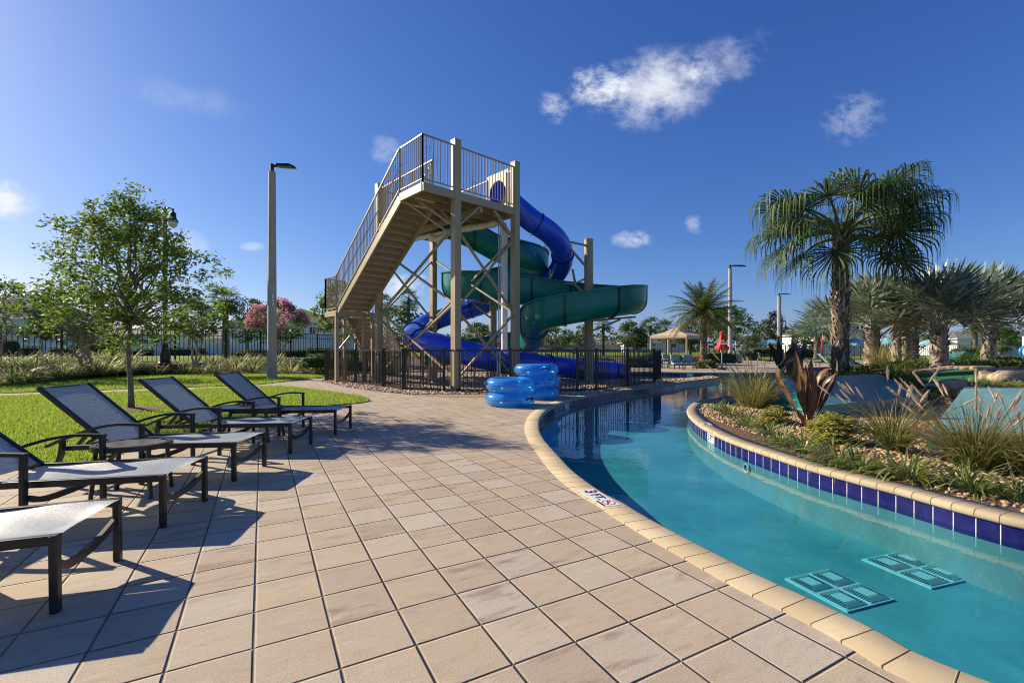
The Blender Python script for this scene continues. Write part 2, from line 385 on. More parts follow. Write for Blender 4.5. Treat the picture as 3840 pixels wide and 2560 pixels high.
# deck along the near bank
nb = np.array([p for p in outward(POOL, .2)])
def bank(p0, p1, off=.2):
    """coping-line points from nearest-to-p0 to nearest-to-p1 following the pool outline"""
    L = outward(POOL, off); i = int(np.argmin(((POOL-np.array(p0))**2).sum(1))); j = int(np.argmin(((POOL-np.array(p1))**2).sum(1)))
    f = [(i+k) % NP_ for k in range((j-i) % NP_+1)]; b = [(i-k) % NP_ for k in range((i-j) % NP_+1)]
    return L[f if len(f) <= len(b) else b]
pen = g(2153, 1496)
b1 = bank((4.4, -.6), pen)
deck = [(-20, -5), (-4, -6), (5.2, -2.2)]+[tuple(p) for p in b1]+[(1.6, 14.2), (-3, 17), (-6.5, 21), (-20, 21)]
flat('patio_paving', deck, 0, M_pav)
rock_out = [(1205,1430),(1302,1451),(1430,1469),(1557,1481.5),(1685,1489),(1800,1489),(1950,1489),(2101,1487)]
tip = (9.95, 22.2)
b2 = [tuple(p) for p in bank(pen, tip)]; b3 = [tuple(p) for p in bank(tip, (5.3, 24.5))]
ROCK = [g(*p) for p in rock_out]+b2+b3+[(4.6, 27.5), (-2, 27.5), (-7.4, 25.5), (-8.6, 22)]
flat('river_rock_bed', ROCK, .006, M_peb0)
bf = [tuple(p) for p in bank((6.0, 26.6), (31, 33.6))]
flat('far_paving', [(4.4, 27.6)]+bf+[(42, 36), (46, 52), (30, 58), (6, 52), (3.4, 30)], -.006, M_pav)
# lawns on the left
lawn1 = [(-9, -4), (-5.6, 1.2), (-4.9, 3.2), g(83,1742), g(196,1747), g(357,1729), g(434,1703.6), g(560,1668), g(730,1627), g(786,1609.6), g(900,1585), g(1043,1556), g(1243,1520), g(1345,1512.6), g(1387,1505), g(1384,1497), g(1345,1485), g(1243,1470.6), g(1115,1455), g(1050,1448.5), g(960,1450), g(862,1454), g(715,1462), g(500,1470), g(150,1481), g(0,1487), g(-700,1512), (-20, 6)]
lawn2 = [g(-700,1497), g(0,1476), g(150,1471), g(500,1459), g(862,1447), g(960,1443), g(1100,1428), g(1213,1413.5), g(1180,1408), g(913,1404), g(560,1410), g(280,1416), g(127,1425), g(0,1447), g(-500,1497)]
flat('lawn', lawn1, .018, M_grass); flat('lawn_strip', lawn2, .016, M_grass)
# raised ground beyond the planting bed: slopes up from the bed edge to the fence line, flat behind
fence_far = [(-44, 21.5), (-34, 21.8), (-24.9, 22.5), (-20.8, 24.4), (-16.9, 27.3), (-14.07, 33.4), (-12, 40), (-5, 49), (10, 51), (22, 52)]
bed_front = [(-44, 12.5)]+[g(*p) for p in ((-500,1497),(0,1447),(127,1425),(280,1416),(560,1410),(913,1404),(1180,1408),(1220,1411))]+[(-8.3, 24.5), (-2, 29), (4, 31.5), (14, 46), (24, 51)]
A_ = resample(bed_front, .8); B_ = resample(fence_far, .8); nn = 110
A_ = resample(A_, np.linalg.norm(np.diff(A_, axis=0), axis=1).sum()/nn)[:nn+1]; B_ = resample(B_, np.linalg.norm(np.diff(B_, axis=0), axis=1).sum()/nn)[:nn+1]
n_ = min(len(A_), len(B_)); RISE = .58
mb = MB(); rows = []
for k in range(9):
    t = k/8; rows.append([tuple(A_[i]*(1-t)+B_[i]*t)+(.012+RISE*S(t*1.05),) for i in range(n_)])
for r0, r1 in zip(rows[:-1], rows[1:]): mb.add(r0+r1, [(i, i+1, n_+i+1, n_+i) for i in range(n_-1)])
tag(mb.build('planting_bed', M_mulch, smooth=True), kind='structure')
mb = MB(); e = [tuple(p)+(RISE+.012,) for p in B_]; far = [(p[0]*4.2+6, 150+abs(p[0]), RISE+.012) for p in B_]; far[0] = (-230, 60, RISE+.012)
mb.add(e+far, [(i, i+1, n_+i+1, n_+i) for i in range(n_-1)])
o = mb.build('raised_lawn', M_grass); o['kind'] = 'structure'
# --- planted island on the right: one height field, flush with its coping, rising to a low mound
isl_edge = bank((29.0, 32.0), (6.9, -.3), .24)
if isl_edge[0][1] < isl_edge[-1][1]: isl_edge = isl_edge[::-1]
ISL = np.vstack([isl_edge, [(14, -3), (60, -3), (60, 36), (33, 36)]])
_GX, _GY, _ST = 2.0, -4.0, .2
_gp = np.array([(x, y) for x in np.arange(_GX, 40, _ST) for y in np.arange(_GY, 40, _ST)])
_DG = pdist(_gp, isl_edge[::2]).reshape(len(np.arange(_GX, 40, _ST)), -1)
def isl_d(x, y):
    i, j = (x-_GX)/_ST, (y-_GY)/_ST
    i, j = min(max(i, 0), _DG.shape[0]-1.001), min(max(j, 0), _DG.shape[1]-1.001); a, b = int(i), int(j); p, q = i-a, j-b
    return (_DG[a, b]*(1-p)+_DG[a+1, b]*p)*(1-q)+(_DG[a, b+1]*(1-p)+_DG[a+1, b+1]*p)*q
def isl_z(x, y):
    d = isl_d(x, y); s_ = .6*x+.55*y
    return -.015+.74*S((s_-11.0)/4.8)*S(d/3.2)+.03*math.sin(1.7*x+.6)*math.sin(1.3*y)*S(d/1.0)
gx = [(x, y) for x in np.arange(3.6, 26, .3) for y in np.arange(1.5, 33, .3)]+[(x, y) for x in np.arange(26, 60, 2.) for y in np.arange(-2, 36, 2.)]
gx = np.array(gx); gx = gx[inpoly(gx, ISL)]; gx = gx[pdist(gx, np.vstack([ISL, ISL[:1]])) > .12]
ed = isl_edge[::2]; ring = np.vstack([ed, ISL[len(isl_edge):]])
allp = [Vector(p) for p in np.vstack([ring, gx])]; k = len(ring)
r_ = delaunay_2d_cdt(allp, [(i, (i+1) % k) for i in range(k)], [], 1, 1e-5)
me = bpy.data.meshes.new('island_ground'); me.from_pydata([(v.x, v.y, isl_z(v.x, v.y)) for v in r_[0]], [], [tuple(f) for f in r_[2]])
bm = bmesh.new(); bm.from_mesh(me); bmesh.ops.recalc_face_normals(bm, faces=bm.faces)
if sum(f.normal.z for f in bm.faces) < 0: bmesh.ops.reverse_faces(bm, faces=bm.faces)
bm.to_mesh(me); bm.free()
link('island_ground', me, M_mulch, smooth=True)['kind'] = 'structure'
# ---------------------------------------------------------------- loose stones (uncountable: one object per bed)
_ico = None
def stones(name, pts, rmin, rmax, m, zf):
    global _ico
    bm = bmesh.new(); bmesh.ops.create_icosphere(bm, subdivisions=1, radius=1); 
    base = np.array([v.co[:] for v in bm.verts]); faces = np.array([[v.index for v in f.verts] for f in bm.faces]); bm.free()
    n = len(pts); r = RNG.uniform(rmin, rmax, n)**1.0; ang = RNG.uniform(0, 2*np.pi, n)
    sc = np.stack([r*RNG.uniform(.9, 1.35, n), r*RNG.uniform(.7, 1.0, n), r*RNG.uniform(.5, .8, n)], 1)
    nb_ = len(base); V = base[None]*(1+RNG.uniform(-.16, .16, (n, nb_, 1)))*sc[:, None, :]
    tl = RNG.normal(0, .3, n); V[..., 2] += V[..., 0]*np.tan(tl)[:, None]*.6
    c, s = np.cos(ang)[:, None], np.sin(ang)[:, None]
    X = V[..., 0]*c-V[..., 1]*s; Y = V[..., 0]*s+V[..., 1]*c
    z0 = np.array([zf(*p) for p in pts])
    W = np.stack([X+pts[:, 0:1], Y+pts[:, 1:2], V[..., 2]+(z0+sc[:, 2]*.45)[:, None]], 2).reshape(-1, 3)
    F = (faces[None]+(np.arange(n)*nb_)[:, None, None]).reshape(-1, 3)
    return tag(arr(name, W, F, m, smooth=True), kind='stuff')
def sprinkle(poly, n, bbox, dens=None):
    P = np.stack([RNG.uniform(bbox[0], bbox[1], n), RNG.uniform(bbox[2], bbox[3], n)], 1)
    P = P[inpoly(P, poly)]
    if dens is not None: P = P[RNG.uniform(0, 1, len(P)) < dens(P)]
    return P
def stone_mat(name, a, b, c3):
    m = bpy.data.materials.new(name); T = NT(nodes(m)); out = T.n('ShaderNodeOutputMaterial')
    rnd = T.n('ShaderNodeNewGeometry').outputs['Random Per Island']; wn = T.n('ShaderNodeTexWhiteNoise', noise_dimensions='1D'); T.l(rnd, wn.inputs['W'])
    c = T.mix(rnd, a, b); c = T.mix(T.ramp(wn.outputs[0], .6, .95), c, c3)
    co = T.n('ShaderNodeTexCoord').outputs['Object']; c = T.mix(T.math('MULTIPLY', T.noise(co, 60, 3), .35), c, (.2, .13, .08))
    T.l(pbsdf(T, c, .75, 0, .35).outputs[0], out.inputs[0]); return m
M_rock = stone_mat('river_rock', (.50, .35, .22), (.66, .52, .37), (.36, .25, .17))
M_peb = stone_mat('tan_pebble', (.38, .235, .12), (.50, .345, .20), (.54, .43, .30))
P = sprinkle(ROCK, 42000, (-9, 10.2, 13.4, 24), lambda P: np.where(P[:, 1] < 17, 1.0, .55))
stones('river_rocks', P, .028, .062, M_rock, lambda x, y: .004)
def pebd(P):
    d = pdist(P, isl_edge); front = (P[:, 1] < 12) & (P[:, 0] < 11)
    return np.where(front, np.clip(1.15-.05*d, .2, 1), 0)*np.where((P[:, 1] < 6.6) & (d < .9), .22, .85)
P = sprinkle(ISL, 30000, (3.8, 11, 2.6, 12.5), pebd)
stones('island_pebbles', P, .014, .034, M_peb, isl_z)
# ---------------------------------------------------------------- grass blades of the near lawns
def blades(name, poly, n, bbox, z, L0, L1, m, dens=None):
    P = sprinkle(poly, n, bbox, dens); n = len(P); a = RNG.uniform(0, 2*np.pi, n); L = RNG.uniform(L0, L1, n); w = RNG.uniform(.004, .008, n)*(L1/.06)
    ln = RNG.uniform(.15, .9, n)*L; la = RNG.uniform(0, 2*np.pi, n)
    b = np.c_[P, np.full(n, z)]; sx = np.stack([np.cos(a)*w, np.sin(a)*w, 0*a], 1); tip = b+np.stack([np.cos(la)*ln, np.sin(la)*ln, L], 1)
    V = np.stack([b-sx, b+sx, tip], 1).reshape(-1, 3); F = np.arange(3*n).reshape(-1, 3)
    return tag(arr(name, V, F, m), kind='stuff')
M_blade = leaf('grass_blade', (.15, .29, .02), (.46, .52, .09), .5, .6, .2)
_d = lambda P: np.clip(7.5/np.maximum(P[:, 1], 1), .25, 1)**1.0
blades('lawn_grass', lawn1, 230000, (-15, -2.8, 2.5, 16.5), .016, .035, .075, M_blade, _d)
blades('lawn_strip_grass', lawn2, 60000, (-22, -8, 13, 24.5), .014, .05, .10, M_blade)

M_cover = leaf('ground_cover_leaf', (.04, .10, .018), (.16, .20, .04), .4, .5, .35)
def cover(name, n, keep, m, L=.09):
    P = sprinkle(ISL, n, (4, 34, 2, 32)); P = P[keep(P)]; n = len(P); U = RNG.normal(size=(n, 3)); U[:, 2] = np.abs(U[:, 2])*.8; U /= np.linalg.norm(U, axis=1)[:, None]; V = np.cross(U, RNG.normal(size=(n, 3))); V /= np.linalg.norm(V, axis=1)[:, None]
    k = RNG.uniform(.6, 1.3, n)[:, None]*L; C = np.c_[P, [isl_z(*p) for p in P]]+np.c_[np.zeros((n, 2)), RNG.uniform(0, .16, n)]
    W = np.stack([C, C+U*k*.5+V*k*.28, C+U*k, C+U*k*.5-V*k*.28], 1).reshape(-1, 3); return tag(arr(name, W, np.arange(4*n).reshape(-1, 4), m), kind='stuff')
# ================================================================ slide tower
M_tan = mat('tan_paint', (.385, .305, .18), .45, var=.06, vs=2, dirt=(.24, .18, .115), ds=1.2, da=.2, spec=.5)
M_tan2 = mat('tan_tread', (.36, .28, .19), .6, var=.08, vs=4, dirt=(.28, .21, .15), ds=3, da=.4)
M_deckb = mat('deck_board', (.32, .235, .16), .8, var=.2, vs=6, dirt=(.12, .085, .06), ds=4, da=.5)
M_blk = mat('black_metal', (.014, .013, .012), .38, var=.1, spec=.5)
M_pvc = mat('pvc_pipe', (.82, .81, .77), .4, var=.06, dirt=(.42, .38, .30), ds=2, da=.35)
M_galv = mat('galvanised_steel', (.42, .43, .43), .45, metal=.7, var=.1)
uu, vv = np.array([.739, .675]), np.array([-.675, .739]); P1 = np.array([-1.73, 14.26])
def tw(d, t, z): p = P1+d*uu+t*vv; return (p[0], p[1], z)
W_, D_, ZP, ZR, ZL = 2.49, 5.14, 6.17, 7.55, 2.84
tower = thing('slide_tower', 'tall tan steel slide tower with stairs and railed top platform', 'tower', tw(1.2, 2.5, 0))
SU, SV = V3((*uu, 0)), V3((*vv, 0))
for d, t, h in ((0, 0, 7.73), (W_, 0, 7.73), (0, D_, 7.73), (W_, D_, 7.73)):
    m_ = MB().obox(tw(d, t, h/2), SU*.115, SV*.115, (0, 0, h/2)); m_.obox(tw(d, t, h+.012), SU*.125, SV*.125, (0, 0, .012)); m_.obox(tw(d, t, .02), SU*.2, SV*.2, (0, 0, .02))
    m_.build('post', M_tan, tower)
m_ = MB()
for zz in (ZP-.14,):                                         # perimeter channels
    m_.bar(tw(-1.22, -.06, zz), tw(W_+.1, -.06, zz), .08, .24); m_.bar(tw(-.1, D_, zz), tw(W_+.1, D_, zz), .08, .24)
    m_.bar(tw(-1.2, -.02, zz), tw(-1.2, 1.26, zz), .08, .235); m_.bar(tw(W_+.06, -.02, zz), tw(W_+.06, D_-.04, zz), .08, .235)
    m_.bar(tw(-.06, 1.3, zz), tw(-.06, D_-.04, zz), .08, .235)
for t in np.arange(.55, D_, .66): m_.bar(tw(0 if t > 1.2 else -1.16, t, ZP-.13), tw(W_, t, ZP-.13), .06, .16)
m_.bar(tw(1.0, -.0, ZP-.33), tw(1.0, D_-.1, ZP-.33), .12, .2); m_.bar(tw(-1.16, 1.26, ZP-.14), tw(0, 1.26, ZP-.14), .06, .24)
m_.build('platform_frame', M_tan, tower)
m_ = MB()
for i in range(34):
    t = -.0+i*.151; d0 = -1.14 if t < 1.2 else .0
    m_.obox(tw((d0+W_)/2, t+.06, ZP-.02), SU*((W_-d0)/2), SV*.066, (0, 0, .019))
m_.build('platform_deck', M_deckb, tower)
def brace(mb, a, b, w=.075): mb.bar(a, b, w, w*.8)
m_ = MB()
for (a, b) in (((0, 0), (W_, 0)), ((W_, 0), (W_, D_)), ((0, D_), (W_, D_))):
    k = 0 if b[1] == 0 else .02
    for z0, z1 in ((2.55, 5.15), (.35, 2.6)):
        if a == (W_, 0) and z0 < 1: continue
        brace(m_, tw(*a, z0), tw(*b, z1)); brace(m_, V3(tw(*a, z1))+SV*.07+SU*.0, V3(tw(*b, z0))+SV*.07)
for z0, z1 in ((2.75, 5.2), (.45, 2.8)):
    brace(m_, tw(0, .1, z0), tw(0, D_-.1, z1)); brace(m_, tw(.06, .1, z1), tw(.06, D_-.1, z0))
for s_ in ((0, 0, 1, 0), (W_, 0, -1, 0), (0, 0, -.9, .9), (0, 0, 0, 1), (W_, 0, 0, 1)):
    brace(m_, tw(s_[0], s_[1], 5.05), tw(s_[0]+s_[2]*.95, s_[1]+s_[3]*.95, ZP-.25), .07)
brace(m_, tw(0, 0, 4.75), tw(-1.15, 1.2, ZP-.24), .06)
m_.build('brace', M_tan, tower)
def railing(mb, a, b, z0a, z0b, h=1.38, sp=.115, r=.0135, mid=None):
    """pickets between two plan points; floor heights z0a, z0b"""
    a, b = V3(a), V3(b); L = np.linalg.norm(b-a); n = max(2, int(L/sp))
    f = lambda k, z: (*(a+(b-a)*k), z0a+(z0b-z0a)*k+z)
    mb.bar(f(0, h), f(1, h), .045, .04); mb.bar(f(0, .09), f(1, .09), .035, .03)
    if mid: mb.bar(f(0, mid), f(1, mid), .032, .032)
    for i in range(n+1): mb.tube([f(i/n, .09), f(i/n, h)], r, 5, False)
tp = lambda d, t: tw(d, t, 0)[:2]
for seg in (((-1.22, -.06), (-.12, -.06)), ((.12, -.06), (W_-.12, -.06)), ((-1.22, -.06), (-1.22, 1.25)), ((W_+.06, .1), (W_+.06, .5)), ((W_+.06, 1.55), (W_+.06, 3.2)), ((W_+.06, 4.3), (W_+.06, D_-.1)), ((.1, D_), (W_-.1, D_)), ((0, 1.3), (0, D_-.1))):
    m_ = MB(); railing(m_, tp(*seg[0]), tp(*seg[1]), ZP, ZP)
    for q in seg: m_.bar(tw(*q, ZP), tw(*q, ZR+.01), .05)
    m_.build('guard_rail', M_tan, tower)
# upper flight
T0, T1 = 1.28, 6.25
m_ = MB()
for d in (-1.2, -.02): m_.bar(tw(d, T0, ZP-.17), tw(d, T1, ZL-.05), .06, .28, side=SU)
nst = 19
m_.build('stair_stringer', M_tan, tower)
m_ = MB()
for i in range(1, nst):
    k = i/nst; t = T0+(T1-T0)*k; z = ZP+(ZL-ZP)*k
    m_.obox(tw(-.61, t-.02, z-.02), SU*.56, SV*.145, (0, 0, .02)); m_.obox(tw(-.61, t+.128, z-.085), SU*.56, SV*.008, (0, 0, .09)); m_.obox(tw(-.61, t-.14, z-.05), SU*.56, SV*.02, (0, 0, .035))
m_.build('stair_tread', M_tan2, tower)
for d in (-1.24, .03):
    m_ = MB(); railing(m_, tp(d, T0 if d < -1 else T0+.05), tp(d, T1), ZP, ZL, 1.36)
    m_.tube([tw(d+(.09 if d < 0 else -.09), T0, ZP+.9), tw(d+(.09 if d < 0 else -.09), T1, ZL+.9)], .02, 6)
    m_.build('stair_rail', M_tan, tower)
# landing
Ln = [tw(-1.24, 6.2, 0)[:2], tw(.05, 6.2, 0)[:2], (-5.78, 19.55), (-7.15, 19.75), tw(-1.24, 7.35, 0)[:2]]
m_ = MB().prism(Ln, ZL-.06, ZL+.0)
for a, b in ((0, 1), (1, 2), (3, 4), (4, 0)): m_.bar((*Ln[a], ZL-.13), (*Ln[b], ZL-.13), .07, .18)
m_.build('landing', M_tan2, tower)
for a, b in ((3, 4), (4, 0)):
    m_ = MB(); railing(m_, Ln[a], Ln[b], ZL, ZL, 1.36)
    for q in (a, b): m_.bar((*Ln[q], ZL), (*Ln[q], ZL+1.37), .05)
    m_.build('guard_rail', M_tan, tower)
m_ = MB(); lp0, lp1 = Ln[0], (tw(-.12, 6.2, 0)[:2])
for p in (lp0, lp1, (-7.1, 19.6), (-5.85, 19.4)): m_.obox((p[0], p[1], ZL/2-.1), SU*.06, SV*.06, (0, 0, ZL/2-.1))
m_.bar((*lp0, ZL-.3), (*lp1, 1.2), .07); m_.bar((*lp0, 1.2), (*lp1, ZL-.3), .07)
m_.build('landing_post', M_tan, tower)
# lower flight runs straight back from the landing
hx = np.array([.05, 1.0]); hx /= np.linalg.norm(hx); hs = np.array([hx[1], -hx[0]])
q0 = np.array([-6.5, 19.7]); run = 4.0
fl = lambda s_, l, z: (*(q0+hs*s_+hx*l), z)
m_ = MB()
for s_ in (-.5, .5): m_.bar(fl(s_, 0, ZL-.16), fl(s_, run, -.12), .06, .26, side=(*hs, 0))
m_.build('stair_stringer', M_tan, tower)
m_ = MB()
for i in range(1, 16):
    k = i/16; z = ZL*(1-k); c = fl(0, run*k, z-.02)
    m_.obox(c, (*(hs*.47), 0), (*(hx*.14), 0), (0, 0, .02)); m_.obox(fl(0, run*k+.12, z-.09), (*(hs*.47), 0), (*(hx*.012), 0), (0, 0, .08))
m_.build('stair_tread', M_tan2, tower)
for s_ in (-.55, .55):
    m_ = MB(); railing(m_, fl(s_, 0, 0)[:2], fl(s_, run, 0)[:2], ZL, 0, 1.3); m_.build('stair_rail', M_tan, tower)
# ---------------------------------------------------------------- slides
M_blue = mat('blue_fibreglass', (.012, .075, .70), .25, var=.08, vs=1.5, coat=.4, spec=.5, dirt=(.04, .14, .76), ds=1.1, da=.3)
M_green = mat('green_fibreglass', (.003, .185, .150), .34, var=.1, vs=1.6, coat=.12, spec=.35, dirt=(.012, .25, .20), ds=1.5, da=.3)
M_gdark = mat('green_joint', (.004, .045, .035), .35)
M_bjoint = mat('blue_joint', (.006, .014, .17), .35)
bl = [(-.56,16.72,6.97),(-.28,16.93,6.88),(.25,17.2,6.5),(.8,17.35,6.1),(1.42,17.65,5.78),(1.88,18.1,5.38),(2.06,18.8,4.98),(1.92,19.5,4.57),(1.5,20.1,4.27),(.83,20.55,3.97),(-.24,21,3.67),(-1.36,21.4,3.36),(-2.73,21.4,2.93),(-3.64,20.9,2.55),(-4.06,19.95,2.18),(-3.99,18.75,1.9),(-3.53,17.6,1.68),(-2.81,16.85,1.5),(-1.89,16.45,1.26),(-1.08,16.5,1.04),(-.195,16.9,.87),(.82,17.7,.74),(1.93,18.6,.62),(3.17,19.65,.47),(4.36,20.45,.36),(5.05,20.95,.28)]
BC = resample(catmull(bl, 8), .16)
slide_b = thing('tube_slide', 'glossy royal blue enclosed tube slide coiling down from the tower', 'water slide', (-.56, 16.72, 0))
MB().tube(BC, .43, 24, False).build('tube', M_blue, slide_b, True)
m_ = MB(); r0 = BC[-1]-BC[-2]
def disc_ring(mb, c, t, r0, r1, th, n=24):
    t = nrm(t); u = nrm(np.cross(t, (0, 0, 1))); w = np.cross(u, t); vs = []
    for k in range(n):
        a = 2*math.pi*k/n; e = math.cos(a)*u+math.sin(a)*w
        vs += [c+e*r0-t*th, c+e*r1-t*th, c+e*r1+t*th, c+e*r0+t*th]
    fs = []
    for k in range(n):
        j = (k+1) % n
        for q in range(4): fs.append((4*k+q, 4*j+q, 4*j+(q+1) % 4, 4*k+(q+1) % 4))
    mb.add(vs, fs)
for i in range(12, len(BC)-4, 12):
    m_ = MB(); disc_ring(m_, BC[i], BC[i+1]-BC[i-1], .425, .47, .022); m_.build('joint_flange', M_bjoint, slide_b, 30)
m_ = MB(); disc_ring(m_, V3(tw(W_+.09, 1.02, 6.97)), SU, .435, .455, .02)
m_.build('entrance_rim', M_pvc, slide_b)
m_ = MB(); cc = V3(tw(W_+.06, 1.02, 6.97))                    # square entry panel round the hole
n = 32; ro, vs, fs = .68, [], []
for k in range(n):
    a = 2*math.pi*k/n; e = np.array([math.cos(a), math.sin(a)]); sq = e/max(abs(e))
    for rr, q in ((.437, e), (ro, sq)):
        for dd in (-.012, .012): vs.append(cc+SV*q[0]*(rr if rr < .5 else rr*.88)+V3((0, 0, q[1]*(rr if rr < .5 else rr*1.05)))+SU*dd)
for k in range(n):
    j = (k+1) % n
    fs += [(4*k, 4*j, 4*j+2, 4*k+2), (4*k+1, 4*k+3, 4*j+3, 4*j+1), (4*k, 4*k+1, 4*j+1, 4*j), (4*k+2, 4*j+2, 4*j+3, 4*k+3)]
m_.add(vs, fs).build('entry_panel', M_tan, slide_b)
gr = [(-2.9,18.1,6.28),(-2.3,18.6,6.24),(-1.64,18.95,5.98),(-.77,19.05,5.52),(.11,18.95,5.2),(.72,19.2,5.04),(1.02,19.85,4.96),(.8,20.6,4.83),(0,21.05,4.6),(-1.1,21.05,4.38),(-2.05,20.6,4.2),(-2.42,19.7,4.05),(-2.15,18.75,3.92),(-1.35,18.2,3.8),(-.42,18.2,3.71),(.63,18.55,3.63),(2.1,19.25,3.55),(3.2,19.6,3.5),(4.2,19.35,3.43),(4.75,18.5,3.33),(4.5,17.55,3.2),(3.8,17.0,3.08),(2.9,16.75,2.92),(2.0,16.7,2.76),(1.25,16.95,2.6),(.9,17.5,2.38),(.86,18.2,2.05),(.86,19.0,1.76),(.4,20.2,1.55),(-.8,21.25,1.4),(-2.4,21.6,1.2),(-4,21.5,.95)]
GC = resample(catmull(gr, 8), .16)
slide_g = thing('flume_slide', 'dark green open flume slide winding in wide bowls round the tower', 'water slide', (-2.9, 18.1, 0))
def uprof(w=.52, d=.56, up=.52, th=.02, n=14):
    o, i_ = [], []
    for k in range(n+1):
        a = math.pi*k/n; x = -math.cos(a)*w; s_ = math.sin(a)
        z = -d*s_**.88
        o.append((x, z)); i_.append((x*(1-th/w*1.2), z*(1-th/d*1.2)))
    lo = [(-w-.07, up-.05), (-w-.07, up), (-w+th*1.4, up+.012)]; ro = [(w-th*1.4, up+.012), (w+.07, up), (w+.07, up-.05)]
    return [(-w, up-.05)]+o+[(w, up-.05)]+ro[::-1]+i_[::-1]+lo[::-1]
# full flange: outer shell up to the rim, then back down the inside
MB().sweep(GC, uprof(), True, True).build('flume', M_green, slide_g, 50)
for i in range(10, len(GC)-4, 11):
    m_ = MB(); o_ = []; 
    for k in range(15):
        a = math.pi*k/14; o_.append((-math.cos(a)*.52, -.56*math.sin(a)**.88))
    pr = [(-.52, .46)]+o_+[(.52, .46)]
    pr2 = [(x*1.09, z*1.08 if z < 0 else z) for x, z in pr]
    t = nrm((GC[i+1]-GC[i-1])*V3((1, 1, 0)))
    m_.sweep([GC[i]-t*.025, GC[i]+t*.025], pr2+pr[::-1], True, True); m_.build('joint_flange', M_gdark, slide_g, 40)
# supports: round columns with arms
def column(x, y, h, r, label, arms):
    o = thing('slide_column', label, 'column', (x, y, 0)); MB().lathe([(r*1.25, 0), (r*1.25, .03), (r, .035), (r, h), (r+.012, h), (r+.012, h+.02), (r*.6, h+.05)], (x, y, 0), 24).build('pillar', M_tan, o, 40)
    m_ = MB()
    for pts in arms:
        for a, b in zip(pts[:-1], pts[1:]): m_.bar(a, b, .07)
    m_.build('support_arm', M_tan, o); return o
column(3.07, 18.5, 5.69, .18, 'thick round tan column holding both slides, standing inside the fence', [
    [(3.07,18.5,5.45),(1.75,18.0,5.6),(1.2,18.4,5.4)], [(1.75,18.0,5.6),(1.7,18.0,6.0)], [(3.07,18.5,4.5),(2.1,17.9,5.4)], [(3.07,18.5,4.2),(2.5,18.6,3.95),(1.5,18.9,3.98)], [(1.55,18.75,4.0),(1.55,18.75,4.55)], [(2.55,18.6,3.95),(2.45,18.7,4.55)], [(3.07,18.5,3.4),(2.5,18.6,3.95)],
    [(3.07,18.5,2.45),(4.9,18.3,2.6)], [(3.07,18.5,2.0),(4.3,18.35,2.5)], [(3.07,18.5,1.4),(.9,18.6,1.45)], [(3.07,18.5,.95),(2.0,18.6,1.35)], [(3.07,18.5,.9),(3.15,19.2,.85)]])
column(-.83, 20.3, 4.0, .16, 'round tan column behind the tower under the flume bowl', [[(-.83,20.3,3.3),(-1.9,20.1,3.4)], [(-.83,20.3,2.6),(-1.7,20.1,3.3)], [(-.83,20.3,2.9),(-.9,21.3,2.95)], [(-.83,20.3,1.6),(-3.4,19.6,1.45)], [(-.83,20.3,1.1),(-2.6,19.8,1.4)]])
for (x, y, z) in ((-2.75,16.85,1.1),(-1.08,16.45,.62),(-3.8,18.3,1.45),(2.0,18.7,.2)): m_ = MB(); m_.bar((x-.3,y-.1,0), (x-.22,y-.08,z+.1), .06); m_.bar((x+.25,y+.1,0),(x+.2,y+.1,z+.1), .06); m_.bar((x-.3,y-.1,.25),(x+.25,y+.1,.25), .07); m_.build('cradle', M_tan, slide_b)
# ---------------------------------------------------------------- pipework
pipe = thing('water_pipe', 'white pump pipe rising beside the tower and bending under its platform', 'pipe', (-.27, 16.6, 0))
arcp = [(-.27,16.6,5.55),(-.29,16.64,5.78),(-.42,16.72,5.88),(-.62,16.8,5.88)]
MB().tube([(-.27,16.6,0),(-.27,16.6,5.5)]+arcp+[(-1.0,16.9,5.83),(-2.2,17.15,5.72)], .115, 14).build('riser', M_pvc, pipe, 40)
m_ = MB()
for a, b in (((-.27,16.6,5.4),(-.27,16.6,5.58)), ((-.62,16.8,5.88),(-.8,16.84,5.86)), ((-1.5,17.0,5.79),(-1.68,17.04,5.77)), ((-.27,16.6,1.1),(-.27,16.6,1.25))): m_.tube([a, b], .14, 14)
m_.build('coupling', M_pvc, pipe, 40)
MB().tube([(-2.1,17.1,5.73),(-3.0,17.4,5.6),(-3.83,17.7,5.5)], .085, 12).tube([(-2.35,17.2,5.7),(-2.5,17.2,5.52),(-2.8,17.3,5.42),(-3.05,17.35,5.5),(-3.1,17.4,5.6)], .12, 12).build('branch', M_pvc, pipe, 40)
m_ = MB()
for z in (.75, .62, .5): m_.box((-.27, 16.46, z), (.3, .1, .09))
m_.box((-.27, 16.46, 1.0), (.4, .14, .05)); m_.build('valve', M_blk, pipe)
con = thing('control_post', 'slim galvanised post with a small red warning plate beside the pipe', 'post', (-.45, 15.6, 0))
MB().box((-.45, 15.6, .85), (.13, .06, 1.7)).build('channel', M_galv, con); MB().tube([(-.45,15.62,1.7),(-.45,15.62,5.7)], .022, 6).tube([(-.40,15.62,.2),(-.40,15.62,5.7)], .018, 6).build('conduit', M_galv, con)
M_red = mat('red_sign', (.55, .03, .025), .4); M_white = mat('white_paint', (.75, .75, .73), .45, var=.04)
MB().box((-.45, 15.56, 1.42), (.125, .01, .24)).build('plate', M_red, con)
m_ = MB().box((-.45, 15.553, 1.365), (.08, .004, .07)).box((-.45, 15.553, 1.47), (.09, .004, .02)); m_.build('plate_mark', M_white, con)
